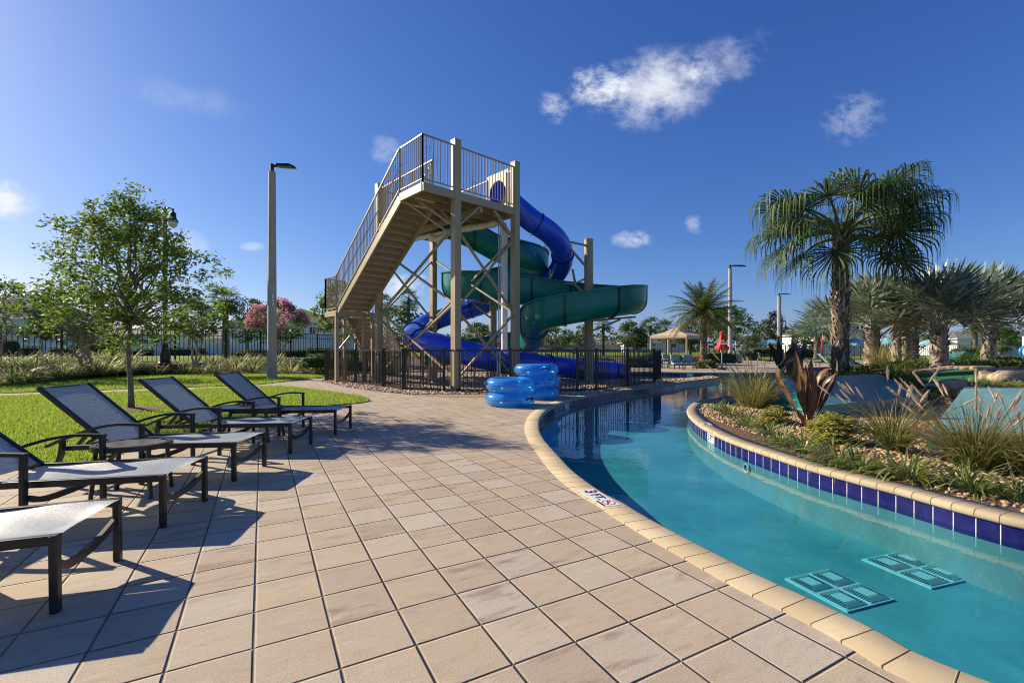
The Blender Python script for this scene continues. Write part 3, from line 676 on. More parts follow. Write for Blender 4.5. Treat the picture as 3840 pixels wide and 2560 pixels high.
# ---------------------------------------------------------------- fences
def fence(name, label, pts, z0, h, sp, post_every, mats, bottom=.08, double=False, pw=.05, rod=.021, ps=.06, gates=()):
    """polyline fence; pts plan points, z0 callable ground height; a panel part per bay and a part per post"""
    o = thing(name, label, 'fence', (pts[0][0], pts[0][1], z0(*pts[0])))
    bays = []
    for a, b in zip(pts[:-1], pts[1:]):
        a, b = np.array(a[:2], float), np.array(b[:2], float); n = max(1, int(round(np.linalg.norm(b-a)/post_every)))
        for i in range(n): bays.append((a+(b-a)*i/n, a+(b-a)*(i+1)/n))
    for k, (a, b) in enumerate(bays):
        za, zb = z0(*a), z0(*b); f = lambda t, z: (*(a+(b-a)*t), za+(zb-za)*t+z)
        gate = k in gates; m_ = MB(); L = np.linalg.norm(b-a); n = max(2, int(round(L/sp)))
        m_.bar(f(0, h), f(1, h), .045, .045); m_.bar(f(0, bottom), f(1, bottom), .04, .04 if not gate else .08)
        if double: m_.bar(f(0, h-double), f(1, h-double), .035, .035)
        if gate:
            for t in (.06, .94): m_.bar(f(t, bottom), f(t, h), .05)
        for i in range(1, n): m_.bar(f(i/n, bottom), f(i/n, h), rod)
        m_.build('gate' if gate else 'panel', mats, o)
        w = ps*(1.5 if gate or (k-1) in gates else 1)
        MB().obox((a[0], a[1], za+(h+.05)/2), (w/2, 0, 0), (0, w/2, 0), (0, 0, (h+.05)/2)).obox((a[0], a[1], za+h+.06), (w*.62, 0, 0), (0, w*.62, 0), (0, 0, .012)).build('post', mats, o)
    a = bays[-1][1]; za = z0(*a); MB().obox((a[0], a[1], za+(h+.05)/2), (ps/2, 0, 0), (0, ps/2, 0), (0, 0, (h+.05)/2)).build('post', mats, o)
    return o
flat0 = lambda x, y: 0.0
fp = [g(1222,1428), g(1335,1439), g(1440,1453.5), g(1515,1465), g(1665,1470), (-.05,14.02), g(2165,1472), g(2236,1466.5), g(2354,1452.6), g(2452,1437), g(2475,1426)]
fence('slide_fence', 'low black picket fence with gate enclosing the slide tower', fp, flat0, 1.28, .118, 2.3, M_blk, ps=.075, gates=(2,))
fence('slide_fence', 'back run of low black fence behind the blue tube slide', [(-7.76, 19.26), (-8.0, 24.0), (-4.6, 26.2), (0, 26.3), (4.5, 26.2)], flat0, 1.28, .118, 2.3, M_blk, ps=.075)
def _zf(x, y):
    P = np.array(fence_far); d = pdist([(x, y)], P)[0]; return RISE
fence('perimeter_fence', 'tall black metal fence along the planting bed and round the back', fence_far[1:9]+[(20.0, 52)], lambda x, y: RISE-.02, 1.84, .205, 2.6, M_blk, double=.30, rod=.026, ps=.075)
fence('perimeter_fence', 'distant black fence beyond the teal parasols and palms', [(20.0, 58), (34, 63), (52, 60), (72, 56)], flat0, 1.85, .21, 3.0, M_blk, double=.25, rod=.03, ps=.09)
# ================================================================ inflatable rings
def vinyl():
    m = bpy.data.materials.new('blue_vinyl'); T = NT(nodes(m)); out = T.n('ShaderNodeOutputMaterial')
    co = T.n('ShaderNodeTexCoord').outputs['Object']
    b = pbsdf(T, (.075, .42, .93), .2, .1, .6, T.bump(T.noise(co, 9, 3), .3, .02), .6)
    tr = T.n('ShaderNodeBsdfTransparent'); tr.inputs[0].default_value = (.38, .80, .98, 1)
    mx = T.n('ShaderNodeMixShader'); mx.inputs[0].default_value = .48; T.l(b.outputs[0], mx.inputs[1]); T.l(tr.outputs[0], mx.inputs[2]); T.l(mx.outputs[0], out.inputs[0]); return m
M_vin = vinyl(); M_seam = mat('vinyl_seam', (.02, .14, .50), .4)
def ring(label, x, y, z, Rm, r, rz, tilt=0):
    o = thing('swim_ring', label, 'swim ring', (x, y, z), rz, 'stacked blue swim rings beside the slide fence'); n, k = 96, 26; vs = []
    o.rotation_euler = (tilt, tilt*.6, rz)
    for i in range(n):
        a = 2*math.pi*i/n
        for j in range(k):
            p = 2*math.pi*j/k; pin = .045*abs(math.sin(a*24+.7*math.sin(a*3)))*max(0, 1-abs(((p+math.pi) % (2*math.pi))-math.pi)/.75)
            pin2 = .05*abs(math.sin(a*21))*max(0, 1-abs(p-math.pi)/.8); rr = r*(1-pin-pin2)
            vs.append(((Rm+rr*math.cos(p))*math.cos(a), (Rm+rr*math.cos(p))*math.sin(a), r*.93+rr*.93*math.sin(p)))
    MB().add(vs, [(i*k+j, ((i+1) % n)*k+j, ((i+1) % n)*k+(j+1) % k, i*k+(j+1) % k) for i in range(n) for j in range(k)]).build('tube_body', M_vin, o, True, world=False)
    m_ = MB(); m_.lathe([(Rm+r*.955, r*.93-.006), (Rm+r*1.02, r*.93-.004), (Rm+r*1.02, r*.93+.004), (Rm+r*.955, r*.93+.006)], (0, 0, 0), 96); m_.f = m_.f[:-2]; m_.uv = m_.uv[:-2]
    m_.build('seam', M_seam, o, world=False)
    for a in (-.9, 2.2):
        ca, sa = math.cos(a), math.sin(a); m_ = MB(); q = Rm+r*1.0
        tt = lambda s_, e, z: ((q+e)*ca-s_*sa, (q+e)*sa+s_*ca, r*.93+z)
        m_.tube([tt(-.10, -.02, .03), tt(-.075, .03, .035), tt(.075, .03, .035), tt(.10, -.02, .03)], .014, 8); m_.build('handle', M_blk, o, True, world=False)
        m_ = MB()
        for s_ in (-.10, .10): m_.tube([tt(s_, -.05, .03), tt(s_, .012, .032)], .035, 12)
        m_.build('handle_patch', M_seam, o, 40, world=False)
    return o
ring('blue swim ring lying on the pavers, lower of the front pair', -.04, 10.85, 0, .42, .172, .2)
ring('blue swim ring on top of the front pair', -.035, 10.86, .315, .415, .178, 1.1, .02)
ring('bottom blue swim ring of the rear stack of three', .68, 12.4, 0, .43, .168, .8)
ring('middle blue swim ring of the rear stack of three', .70, 12.4, .305, .43, .168, 2.0)
ring('top blue swim ring of the rear stack of three', .65, 12.4, .61, .43, .172, 2.9, .025)
# ================================================================ sun loungers
M_bronze = mat('dark_bronze_frame', (.030, .028, .026), .36, metal=.25, var=.1, spec=.5)
def sling_mat():
    m = bpy.data.materials.new('sling_fabric'); T = NT(nodes(m)); out = T.n('ShaderNodeOutputMaterial')
    co = T.n('ShaderNodeTexCoord').outputs['Object']; mp = T.n('ShaderNodeMapping'); T.l(co, mp.inputs[0]); mp.inputs['Scale'].default_value = (110, 9, 110)
    st = T.noise(mp.outputs[0], 1.6, 4, .7); mp2 = T.n('ShaderNodeMapping'); T.l(co, mp2.inputs[0]); mp2.inputs['Scale'].default_value = (18, 260, 18); s2 = T.noise(mp2.outputs[0], 1, 2)
    c = T.mix(T.ramp(st, .3, .7), (.24, .32, .37), (.48, .57, .62)); c = T.mix(T.math('MULTIPLY', s2, .35), c, (.07, .10, .13))
    b = pbsdf(T, c, .42, .0, .55, T.bump(T.math('ADD', st, s2), .35, .004)); b.inputs['Sheen Weight'].default_value = .45; b.inputs['Sheen Roughness'].default_value = .35
    tr = T.n('ShaderNodeBsdfTranslucent'); T.l(c, tr.inputs[0]); mx = T.n('ShaderNodeMixShader'); mx.inputs[0].default_value = .3
    T.l(b.outputs[0], mx.inputs[1]); T.l(tr.outputs[0], mx.inputs[2]); T.l(mx.outputs[0], out.inputs[0]); return m
M_sling = sling_mat()
def grid_sheet(nu, nv, f, th=.004):
    m_ = MB(); P = [[V3(f(i/nu, j/nv)) for j in range(nv+1)] for i in range(nu+1)]
    vs = [p for r_ in P for p in r_]; k = nv+1
    fs = [(i*k+j, (i+1)*k+j, (i+1)*k+j+1, i*k+j+1) for i in range(nu) for j in range(nv)]; return m_.add(vs, fs)
HW = .295
def make_lounger(label):
    o = thing('sun_lounger', label, 'sun lounger', group='sling sun loungers in a row on the paved patio')
    for s_ in (-1, 1):
        y = s_*HW
        m_ = MB().bar((-1.66, y, .338), (-.0, y, .362), .036, .05, side=(0, 1, 0)); m_.build('side_rail', M_bronze, o, bevel=.006, world=False)
        MB().bar((-.022, y, .384), (-.018, y, 0), .044, .036, side=(0, 1, 0)).build('leg', M_bronze, o, bevel=.006, world=False)
        m_ = MB(); pts = catmull([(-1.76, s_*.36, .365), (-1.55, s_*.365, .455), (-1.3, s_*.37, .54), (-1.08, s_*.37, .578), (-.84, s_*.37, .572)], 5)
        for a, b in zip(pts[:-1], pts[1:]): m_.bar(a, b+(b-a)*.04, .045, .024)
        m_.build('armrest', M_bronze, o, world=False)
        MB().bar((-.858, s_*.37, .585), (-.855, s_*.375, 0), .042, .034, side=(0, 1, 0)).build('arm_post', M_bronze, o, bevel=.006, world=False)
        m_ = MB(); pts = catmull([(-1.63, s_*.345, .43), (-1.64, s_*.345, .30), (-1.69, s_*.345, .16), (-1.78, s_*.345, 0)], 4)
        for a, b in zip(pts[:-1], pts[1:]): m_.bar(a, b+(b-a)*.05, .038, .036, side=(0, 1, 0))
        m_.build('leg', M_bronze, o, world=False)
        MB().bar((-1.24, s_*.272, .36), (-1.93, s_*.272, .925), .03, .042, side=(0, 1, 0)).build('back_rail', M_bronze, o, bevel=.005, world=False)
    m_ = MB(); pts = catmull([(-.025, -HW, .245), (-.05, -.15, .175), (-.055, 0, .165), (-.05, .15, .185), (-.025, HW, .255)], 5)
    for a, b in zip(pts[:-1], pts[1:]): m_.bar(a, b+(b-a)*.05, .026, .042)
    m_.build('foot_brace', M_bronze, o, world=False)
    m_ = MB(); pts = catmull([(-.84, -.365, .27), (-.86, -.18, .215), (-.86, .18, .215), (-.84, .365, .27)], 5)
    for a, b in zip(pts[:-1], pts[1:]): m_.bar(a, b+(b-a)*.05, .03, .04)
    m_.build('cross_brace', M_bronze, o, world=False)
    m_ = MB().bar((-1.62, -.30, .325), (-1.62, .30, .325), .03)
    m_.build('head_stretcher', M_bronze, o, world=False); MB().tube([(-1.93, -.272, .915), (-1.93, .272, .915)], .014, 8).build('top_tube', M_bronze, o, True, world=False)
    for s_ in (-1, 1): MB().bar((-1.62, s_*.2, .33), (-1.44, s_*.24, .52), .026, .03).bar((-1.35, s_*.25, .45), (-1.52, s_*.2, .36), .02, .03).bar((-1.44, s_*.24, .52), (-1.42, s_*.25, .42), .02, .03).build('back_support', M_bronze, o, world=False)
    def seat(u, v):
        x = -1.26+1.262*u; y = (-1+2*v)*(HW-.02); sag = (1-(2*v-1)**2)*(.034+.02*math.sin(math.pi*u))*S((1-u)*9+.12)
        return (x, y, .362+.024*u*.98-.012*(1-u)-sag+.006*math.sin(14*u+3*v)*math.sin(7*v))
    grid_sheet(40, 14, seat).build('seat_sling', M_sling, o, True, world=False, recalc=False)
    def back(u, v):
        x = -1.245-.68*u; y = (-1+2*v)*.262; sag = (1-(2*v-1)**2)*(.012+.022*math.sin(math.pi*u)+.015*u)
        return (x+sag*.62-.008, y, .372+.557*u-sag*.78+.006)
    grid_sheet(24, 12, back).build('back_sling', M_sling, o, True, world=False, recalc=False)
    return o
def placed(o, near, far, ang):
    a, b = np.array(g(*near)), np.array(g(*far)); c = (a+b)/2; o.location = (c[0], c[1], 0); o.rotation_euler = (0, 0, R(ang)); return o
L3 = placed(make_lounger('sun lounger with raised back behind the small oval table, third from the camera'), (888,1803), (995,1747), 1.5)
GL = L3['group']
for near, far, ang, lab in (((230,2300), (450,2093), 17, 'nearest sun lounger, only its foot end showing in the bottom corner'),
    ((625,1978), (773.6,1876), 8, 'sun lounger cut off by the edge, its seat lying in front of the oval table'),
    ((1089,1701), (1175.5,1664), 0, 'sun lounger before the larger rounded table, beside the oak trunk'),
    ((1259.8,1630), (1320.5,1605.8), -2.5, 'farthest sun lounger, near the lamp post and the lawn corner')):
    c = copy_tree(L3); c['label'] = lab; placed(c, near, far, ang)
# side tables
M_ttop = mat('sunlit_slats', (.20, .19, .18), .32, metal=.2, var=.1)  # lighter than the frame: sun glancing off the top put into the colour
def table(label, x, y, rz, a, b, h, ex, leg_in=.72):
    o = thing('side_table', label, 'side table', (x, y, 0), rz)
    P = []
    for k in range(48):
        t = 2*math.pi*k/48; c, s_ = math.cos(t), math.sin(t); P.append((a*math.copysign(abs(c)**(2/ex), c), b*math.copysign(abs(s_)**(2/ex), s_)))
    m_ = MB(); n = 48; k0 = .86; vs = []
    for x_, y_ in P: vs += [(x_, y_, h-.045), (x_, y_, h), (x_*k0, y_*k0, h), (x_*k0, y_*k0, h-.045)]
    m_.add(vs, [(4*i+q, 4*((i+1) % n)+q, 4*((i+1) % n)+(q+1) % 4, 4*i+(q+1) % 4) for i in range(n) for q in range(4)]); m_.build('rim', M_bronze, o, 40, world=False)
    m_ = MB(); w = .055; yy = -b*k0+.01
    while yy < b*k0-.01:
        ym = max(abs(yy), abs(yy+w-.012)); xm = a*k0*(1-min(1, (ym/(b*k0)))**ex)**(1/ex)
        if xm > .04:
            m_.box((0, yy+(w-.012)/2, h-.012), (2*xm+.01, w-.012, .016)); m_.box((0, yy+w-.006, h-.012), (min(.05, xm), .012, .015))
        yy += w
    m_.build('slat_top', M_ttop, o, world=False)
    for sx in (-1, 1):
        for sy in (-1, 1):
            m_ = MB(); q = leg_in; pts = [(sx*a*q*.92, sy*b*q*.92, h-.04), (sx*a*q*.95, sy*b*q*.95, .25), (sx*a*q*1.05, sy*b*q*1.05, 0)]
            for p_, r_ in zip(pts[:-1], pts[1:]): m_.bar(p_, r_, .03)
            m_.build('leg', M_bronze, o, world=False)
    return o
table('small dark oval slatted table between the second and third loungers', -3.42, 4.17, R(12), .30, .24, .465, 2.2)
table('larger dark rounded slatted table between the two far loungers', -3.85, 6.73, R(2), .46, .27, .475, 4.2, .86)
# ================================================================ depth markers
M_mark = mat('marker_tile', (.72, .72, .70), .25, var=.04); M_ink = mat('marker_ink', (.012, .012, .012), .4, var=0); M_stop = mat('marker_red', (.55, .02, .02), .4, var=0)
def text(name, s_, size, m, parent, M4, th=.0012):
    cu = bpy.data.curves.new(name, 'FONT'); cu.body = s_; cu.size = size; cu.extrude = th; cu.offset = size*.022; cu.align_x = 'CENTER'; cu.align_y = 'CENTER'; 
    tmp = bpy.data.objects.new('tmp', cu); COL.objects.link(tmp); dg = bpy.context.evaluated_depsgraph_get(); me = bpy.data.meshes.new_from_object(tmp.evaluated_get(dg)); bpy.data.objects.remove(tmp); bpy.data.curves.remove(cu)
    me.materials.clear(); o = link(name, me, m, parent); o.matrix_local = M4; return o
def frame(o, ex, ey):
    """matrix with x axis ex, y axis ey (text direction and text up) at local point o"""
    ex, ey = Vector(ex).normalized(), Vector(ey).normalized(); ez = ex.cross(ey)
    return Matrix(((ex.x, ey.x, ez.x, o[0]), (ex.y, ey.y, ez.y, o[1]), (ex.z, ey.z, ez.z, o[2]), (0, 0, 0, 1)))
a, b, c, d = [np.array(g(*p)) for p in ((2167.6,1843.8), (2225.4,1835.3), (2326.6,1897.3), (2264.5,1906.7))]
ctr = (a+b+c+d)/4; ex = nrm(np.r_[(d-a)+(c-b), 0]); ey = V3((-ex[1], ex[0], 0))
dm = thing('depth_marker', 'white deck tile reading 3 FT. NO DIVING with a red crossed octagon', 'depth marker', (ctr[0], ctr[1], .012))
loc = lambda u, v, z=0: tuple(ex*u+ey*v+V3((0, 0, z)))
m_ = MB()
for u in (-.157, 0, .157): m_.obox(loc(u, 0, .001), ex*.0770, ey*.079, (0, 0, .002))
m_.build('tile', M_mark, dm, world=False)
text('lettering', '3', .155, M_ink, dm, frame(loc(-.157, .006, .0042), ex, ey)); text('lettering', 'FT.', .125, M_ink, dm, frame(loc(-.004, .004, .0042), ex, ey))
text('lettering', 'NO DIVING', .026, M_ink, dm, frame(loc(.157, -.064, .0042), ex, ey))
m_ = MB(); n = 8; vs = []
for k in range(8):
    t = math.pi/8+k*math.pi/4
    for r_, z in ((.060, .0036), (.060, .0048), (.051, .0048), (.051, .0036)): vs.append(loc(.157+r_*math.cos(t), .012+r_*math.sin(t), z))
m_.add(vs, [(4*i+q, 4*((i+1) % n)+q, 4*((i+1) % n)+(q+1) % 4, 4*i+(q+1) % 4) for i in range(n) for q in range(4)])
m_.bar(loc(.157-.040, .012+.036, .0048), loc(.157+.040, .012-.036, .0048), .0085, .0012); m_.build('octagon', M_stop, dm, world=False)
m_ = MB()                                                     # the diver behind the bar
m_.bar(loc(.157-.036, .012+.004, .0040), loc(.157+.012, .012-.012, .0040), .010, .0008); m_.bar(loc(.157+.010, .012-.012, .0040), loc(.157+.030, .012-.030, .0040), .006, .0008); m_.bar(loc(.157-.034, .012+.004, .004), loc(.157-.040, .012+.026, .004), .006, .0008); m_.box(loc(.157+.02, -.008, .004), (.014, .014, .0008))
m_.build('diver_figure', M_ink, dm, world=False)
def wall_marker(px, py, lab, txt='3 FT'):
    d = [(px-(CXP+FOC*x/y))**2+(py-(HOR+FOC*(EYE+.1)/y))**2 if y > .5 else 1e12 for x, y in POOL]; i = int(np.argmin(d)); p = POOL[i]; t = nrm(POOL[(i+1) % NP_]-POOL[i-1]); nin = np.array([-t[1], t[0]])
    tx = -t if False else t
    # reading direction: left to right for someone in the water looking at the wall
    look = -nin; right = np.array([look[1], -look[0]])
    pos = (*(p-nin*.030), -.13)
    o = thing('depth_marker', lab, 'depth marker', pos); e1, e2 = V3((*right, 0)), V3((0, 0, 1)); n3 = V3((*nin, 0))
    MB().obox(n3*.003, e1*.15, e2*.074, n3*.004).build('tile', M_mark, o, world=False)
    text('lettering', txt, .135, M_ink, o, frame(tuple(n3*.0075), e1, e2)); return o
wall_marker(2650, 1645, 'white 3 FT wall tile under the planted island coping')
wall_marker(2134, 1524, 'white 3 FT wall tile under the coping beside the swim rings')
wall_marker(2533, 1452, 'white 3 FT wall tile on the rocky spit beside the fence end')
wall_marker(2585, 1399, 'white 3 FT wall tile in the far bank below the teal chairs')
wall_marker(2745, 1402, 'white 3 FT wall tile in the far bank beside the red parasol base')
p = np.array(g(2672, 1592)); i = int(np.argmin(((POOL-p)**2).sum(1))); t = nrm(POOL[(i+1) % NP_]-POOL[i-1]); on = np.array([t[1], -t[0]]); q = POOL[i]+on*.13
o = thing('depth_marker', 'white tile set flat in the island coping above the wall tile', 'depth marker', (q[0], q[1], .012)); MB().obox((0, 0, .001), V3((*t, 0))*.15, V3((*on, 0))*.07, (0, 0, .002)).build('tile', M_mark, o, world=False)
text('lettering', '3 FT', .12, M_ink, o, frame((0, 0, .0042), (*(-t), 0), (*(-on), 0)))
# ---------------------------------------------------------------- pool drains and inlet
M_drain = mat('drain_plastic', (.22, .50, .53), .5, var=.05); M_slot = mat('drain_slot', (.05, .17, .19), .8)
def drain(corners, lab):
    Q = [np.array(g(*p, FLOOR)) for p in corners]; c = sum(Q)/4
    ex = nrm(np.r_[(Q[1]-Q[0])+(Q[2]-Q[3]), 0]); ey = V3((-ex[1], ex[0], 0)); W = (np.linalg.norm(Q[1]-Q[0])+np.linalg.norm(Q[2]-Q[3]))/4; H = (np.linalg.norm(Q[3]-Q[0])+np.linalg.norm(Q[2]-Q[1]))/4
    o = thing('floor_drain', lab, 'pool drain', (c[0], c[1], FLOOR)); L = lambda u, v, z=0: tuple(ex*u+ey*v+V3((0, 0, z)))
    m_ = MB().obox(L(0, 0, .006), ex*W, ey*H, (0, 0, .006)); m2 = MB()
    for su in (-1, 1):
        for sv in (-1, 1):
            cu, cv, w, h = su*W*.5, sv*H*.5, W*.46, H*.46; vs = [L(cu-w, cv-h, .0125), L(cu+w, cv-h, .0125), L(cu+w, cv+h, .0125), L(cu-w, cv+h, .0125)]+[L(cu+i*w*.45, cv+j*h*.45, .030) for i, j in ((-1, -1), (1, -1), (1, 1), (-1, 1))]
            m_.add(vs, [(0, 1, 5, 4), (1, 2, 6, 5), (2, 3, 7, 6), (3, 0, 4, 7), (4, 5, 6, 7)])
            for k in range(13):
                f = (k+.5)/13*2-1
                for e_, (pu, pv) in enumerate(((1, 0), (-1, 0), (0, 1), (0, -1))):
                    lim = .5; a0, a1 = .93, .52
                    if abs(f) > .9: continue
                    s0 = max(a1, abs(f)*.98)
                    if s0 >= a0: continue
                    zz = lambda r_: .0125+.0175*(1-r_)/.55+.003
                    if pu: p0, p1 = L(cu+pu*a0*w, cv+f*h, zz(a0)), L(cu+pu*s0*w, cv+f*h, zz(s0))
                    else: p0, p1 = L(cu+f*w, cv+pv*a0*h, zz(a0)), L(cu+f*w, cv+pv*s0*h, zz(s0))
                    m2.bar(p0, p1, w*.07, .004)
    m_.build('frame', M_drain, o, world=False); m2.build('slot', M_slot, o, world=False)
drain([(2944,2172), (3120,2135), (3337,2254), (3176,2298)], 'square grated drain on the pool floor close to the near coping')
drain([(3246,2097), (3402,2067), (3639,2172), (3476,2212)], 'square grated drain on the pool floor nearer the island wall')
_d = [(2787-(CXP+FOC*x/y))**2+(1700-(HOR+FOC*EYE/y))**2 if y > .5 else 1e12 for x, y in POOL]; i = int(np.argmin(_d)); t = nrm(POOL[(i+1) % NP_]-POOL[i-1]); nin = np.array([-t[1], t[0]]); q = POOL[i]-nin*.02
tag(MB().tube([(q[0]+t[0]*.055*math.cos(a), q[1]+t[1]*.055*math.cos(a), -.31+.055*math.sin(a)) for a in np.linspace(0, 2*math.pi, 25)], .014, 8, False).build('wall_inlet', M_drain, None, True), 'pale round inlet ring under water in the island wall', 'pool fitting')
# ================================================================ vegetation
M_bark = mat('grey_bark', (.20, .165, .125), .9, var=.35, vs=14, bump=1, bs=40, dirt=(.34, .32, .27), ds=9, da=.6, bd=.02)
M_bark2 = mat('pale_bark', (.33, .26, .19), .85, var=.25, vs=10, bump=.7, bs=30, dirt=(.2, .14, .09), ds=8, da=.5, bd=.02)
M_oakl = leaf('oak_leaf', (.085, .145, .022), (.23, .31, .055), .55, .55, .25)
M_myrt = leaf('myrtle_leaf', (.045, .12, .02), (.12, .21, .035), .48, .45, .4)
M_dark = leaf('dark_leaf', (.030, .060, .018), (.08, .12, .03), .4, .5, .4)
M_mid = leaf('mid_leaf', (.045, .10, .02), (.12, .18, .035), .42, .5, .35)
M_bright = leaf('bright_leaf', (.06, .14, .018), (.12, .23, .035), .42, .5, .35)
M_pink = leaf('pink_blossom', (.66, .24, .34), (.80, .44, .54), .35, .7, .2)
M_purp = leaf('purple_leaf', (.035, .018, .018), (.065, .032, .024), .3, .5, .4)
M_yel = leaf('yellow_green_leaf', (.14, .19, .02), (.30, .30, .05), .4, .5, .35)
def quads(C, U, V):
    n = len(C); P = np.stack([C-U*.5, C-U*.08+V*.5, C+U*.5, C-U*.08-V*.5], 1).reshape(-1, 3); return P, np.arange(4*n).reshape(-1, 4)
def rdir(n):
    v = RNG.normal(size=(n, 3)); return v/np.linalg.norm(v, axis=1)[:, None]
def leaves(name, C, L, W, m, parent, droop=.2, up=.3):
    n = len(C); U = rdir(n); U[:, 2] = U[:, 2]*.6-droop; U /= np.linalg.norm(U, axis=1)[:, None]
    N = rdir(n); N[:, 2] += up*2; V = np.cross(U, N); V /= np.linalg.norm(V, axis=1)[:, None]+1e-9
    k = RNG.uniform(.7, 1.25, n)[:, None]; P, F = quads(C, U*L*k, V*W*k); return arr(name, P, F, m, parent)
def wander(a, b, n=5, amp=.06):
    a, b = V3(a), V3(b); L = np.linalg.norm(b-a); return [a+(b-a)*i/n+(RNG.normal(size=3)*amp*L*math.sin(math.pi*i/n) if 0 < i < n else 0) for i in range(n+1)]
def tree(name, label, base, H, rad, z0, m, n_cl, per, L, W, trunk_r, bark=M_bark, group=None, cl_r=.3, stems=1, lean=0, shape=1.0, bloom=None, cone=0, ragged=0, cat='tree', sky=.0, trunk_part=True, limb_n=26):
    """tree: clumps of leaf faces placed through an ellipsoid crown, limbs grown from the trunk to the clumps"""
    base = V3(base); o = thing(name, label, cat, tuple(base), group=group); cz = (z0+H)/2; hz = (H-z0)/2
    cl = []
    while len(cl) < n_cl:
        q = RNG.uniform(-1, 1, 3); r_ = np.linalg.norm(q)
        if r_ > 1 or r_ < RNG.uniform(0, .75): continue
        wz = 1-.28*max(0, q[2])*shape-.12*(q[2] < -.7) if not cone else (1.12-cone*((q[2]+1)/2)**.9)*S((q[2]+1.5)/.75)
        if ragged: wz *= 1+ragged*math.sin(3*math.atan2(q[1], q[0])+5*q[2])+RNG.normal(0, ragged*.45)
        cl.append(base+V3((q[0]*rad*wz, q[1]*rad*wz, cz+q[2]*hz))*V3((1, 1, 1)))
    cl = np.array(cl); cl[:, :2] += RNG.normal(0, rad*.05, (len(cl), 2))
    m_ = MB(); fork = z0*.85 if stems == 1 else z0*.35; tops = []
    for s_ in range(stems):
        a = 2*math.pi*s_/stems+.5; b0 = base+V3((math.cos(a), math.sin(a), 0))*(0 if stems == 1 else trunk_r*1.3)
        sp = 0 if stems == 1 else rad*.22
        b1 = base+V3((math.cos(a)*sp+lean, math.sin(a)*sp, z0+(.25*(H-z0) if stems == 1 else .1*(H-z0))))
        pts = wander(b0, b1, 6, .006 if stems == 1 else .04); m_.tube(pts, [trunk_r*(1.25 if i == 0 else 1)*(1-.45*i/6) for i in range(7)], 9); tops.append((b0, b1))
        if stems == 1:
            b2 = base+V3((lean, 0, H-.15*(H-z0))); m_.tube(wander(b1, b2, 4, .05), [trunk_r*.55*(1-.8*i/4) for i in range(5)], 6); tops[-1] = (b0, b2)
    for c in cl[::max(1, len(cl)//limb_n)]:
        b0, b1 = tops[RNG.integers(len(tops))]; t = np.clip((c[2]-base[2]-.35*(c[2]-base[2]-z0)-.25*rad)/max(.1, (b1[2]-b0[2])), .45, .95); st = b0+(b1-b0)*t
        m_.tube(wander(st, c, 5, .08), [trunk_r*.32*(1-.85*i/5)+.004 for i in range(6)], 5)
    m_.build('trunk', bark, o, True)
    n = n_cl*per; idx = np.repeat(np.arange(n_cl), per); sc = RNG.uniform(.55, 1.25, n_cl)[idx]*cl_r
    off = rdir(n)*(RNG.uniform(0, 1, n)**.55*sc)[:, None]; off[:, 2] *= .72; C = cl[idx]+off
    leaves('crown', C, L, W, m, o)
    if bloom:
        bm_, nb_, bl_ = bloom; out = sorted(range(n_cl), key=lambda i: -(np.linalg.norm((cl[i]-base-V3((0, 0, cz)))/V3((rad, rad, hz)))+.35*(cl[i][2]-base[2]-cz)/hz-.5*(cl[i][1]-base[1])/rad))[:nb_]
        C = np.concatenate([cl[i]+V3((0, -.1*rad*.3, .1))+rdir(90)*(RNG.uniform(0, 1, 90)**.5*cl_r*.75)[:, None]*V3((.7, .7, 1.2)) for i in out]); leaves('blossom', C, bl_, bl_*.8, bm_, o)
    return o
_b = g(492, 1541)
tree('oak_tree', 'young live oak on the lawn behind the sun loungers, leaves thin against the sky', (*_b, 0), 4.72, 2.1, 1.28, M_oakl, 320, 46, .092, .040, .056, cl_r=.29, cone=.86, ragged=.22, lean=-.05, limb_n=60)
tag(MB().lathe([(.62, .0), (.5, .03), (.15, .06)], (_b[0]+.1, _b[1], .018), 20).build('tree_mulch', M_mulch), kind='structure')
# crape myrtles in and behind the bed
tree('crape_myrtle', 'multi-stemmed green crape myrtle in the bed, left of the oak trunk', at(318, 1402, 20.3), 3.75, 2.1, 1.75, M_myrt, 110, 42, .13, .06, .07, M_bark2, cl_r=.42, stems=4)
tree('crape_myrtle', 'multi-stemmed green crape myrtle between the ornate lamp and the concrete pole', at(735, 1378, 22.5), 3.25, 1.3, 1.5, M_myrt, 100, 42, .13, .06, .06, M_bark2, cl_r=.42, stems=4)
tree('crape_myrtle', 'green crape myrtle cut off by the left edge of the picture', at(-30, 1395, 19.5), 4.0, 2.35, 1.5, M_myrt, 110, 42, .13, .06, .06, M_bark2, cl_r=.42, stems=4)
tree('crape_myrtle', 'crape myrtle covered with pink blossom behind the concrete pole', at(1048, 1356, 31), 4.0, 2.15, 1.3, M_myrt, 120, 40, .16, .08, .06, M_bark2, cl_r=.42, stems=4, bloom=(M_pink, 42, .11))
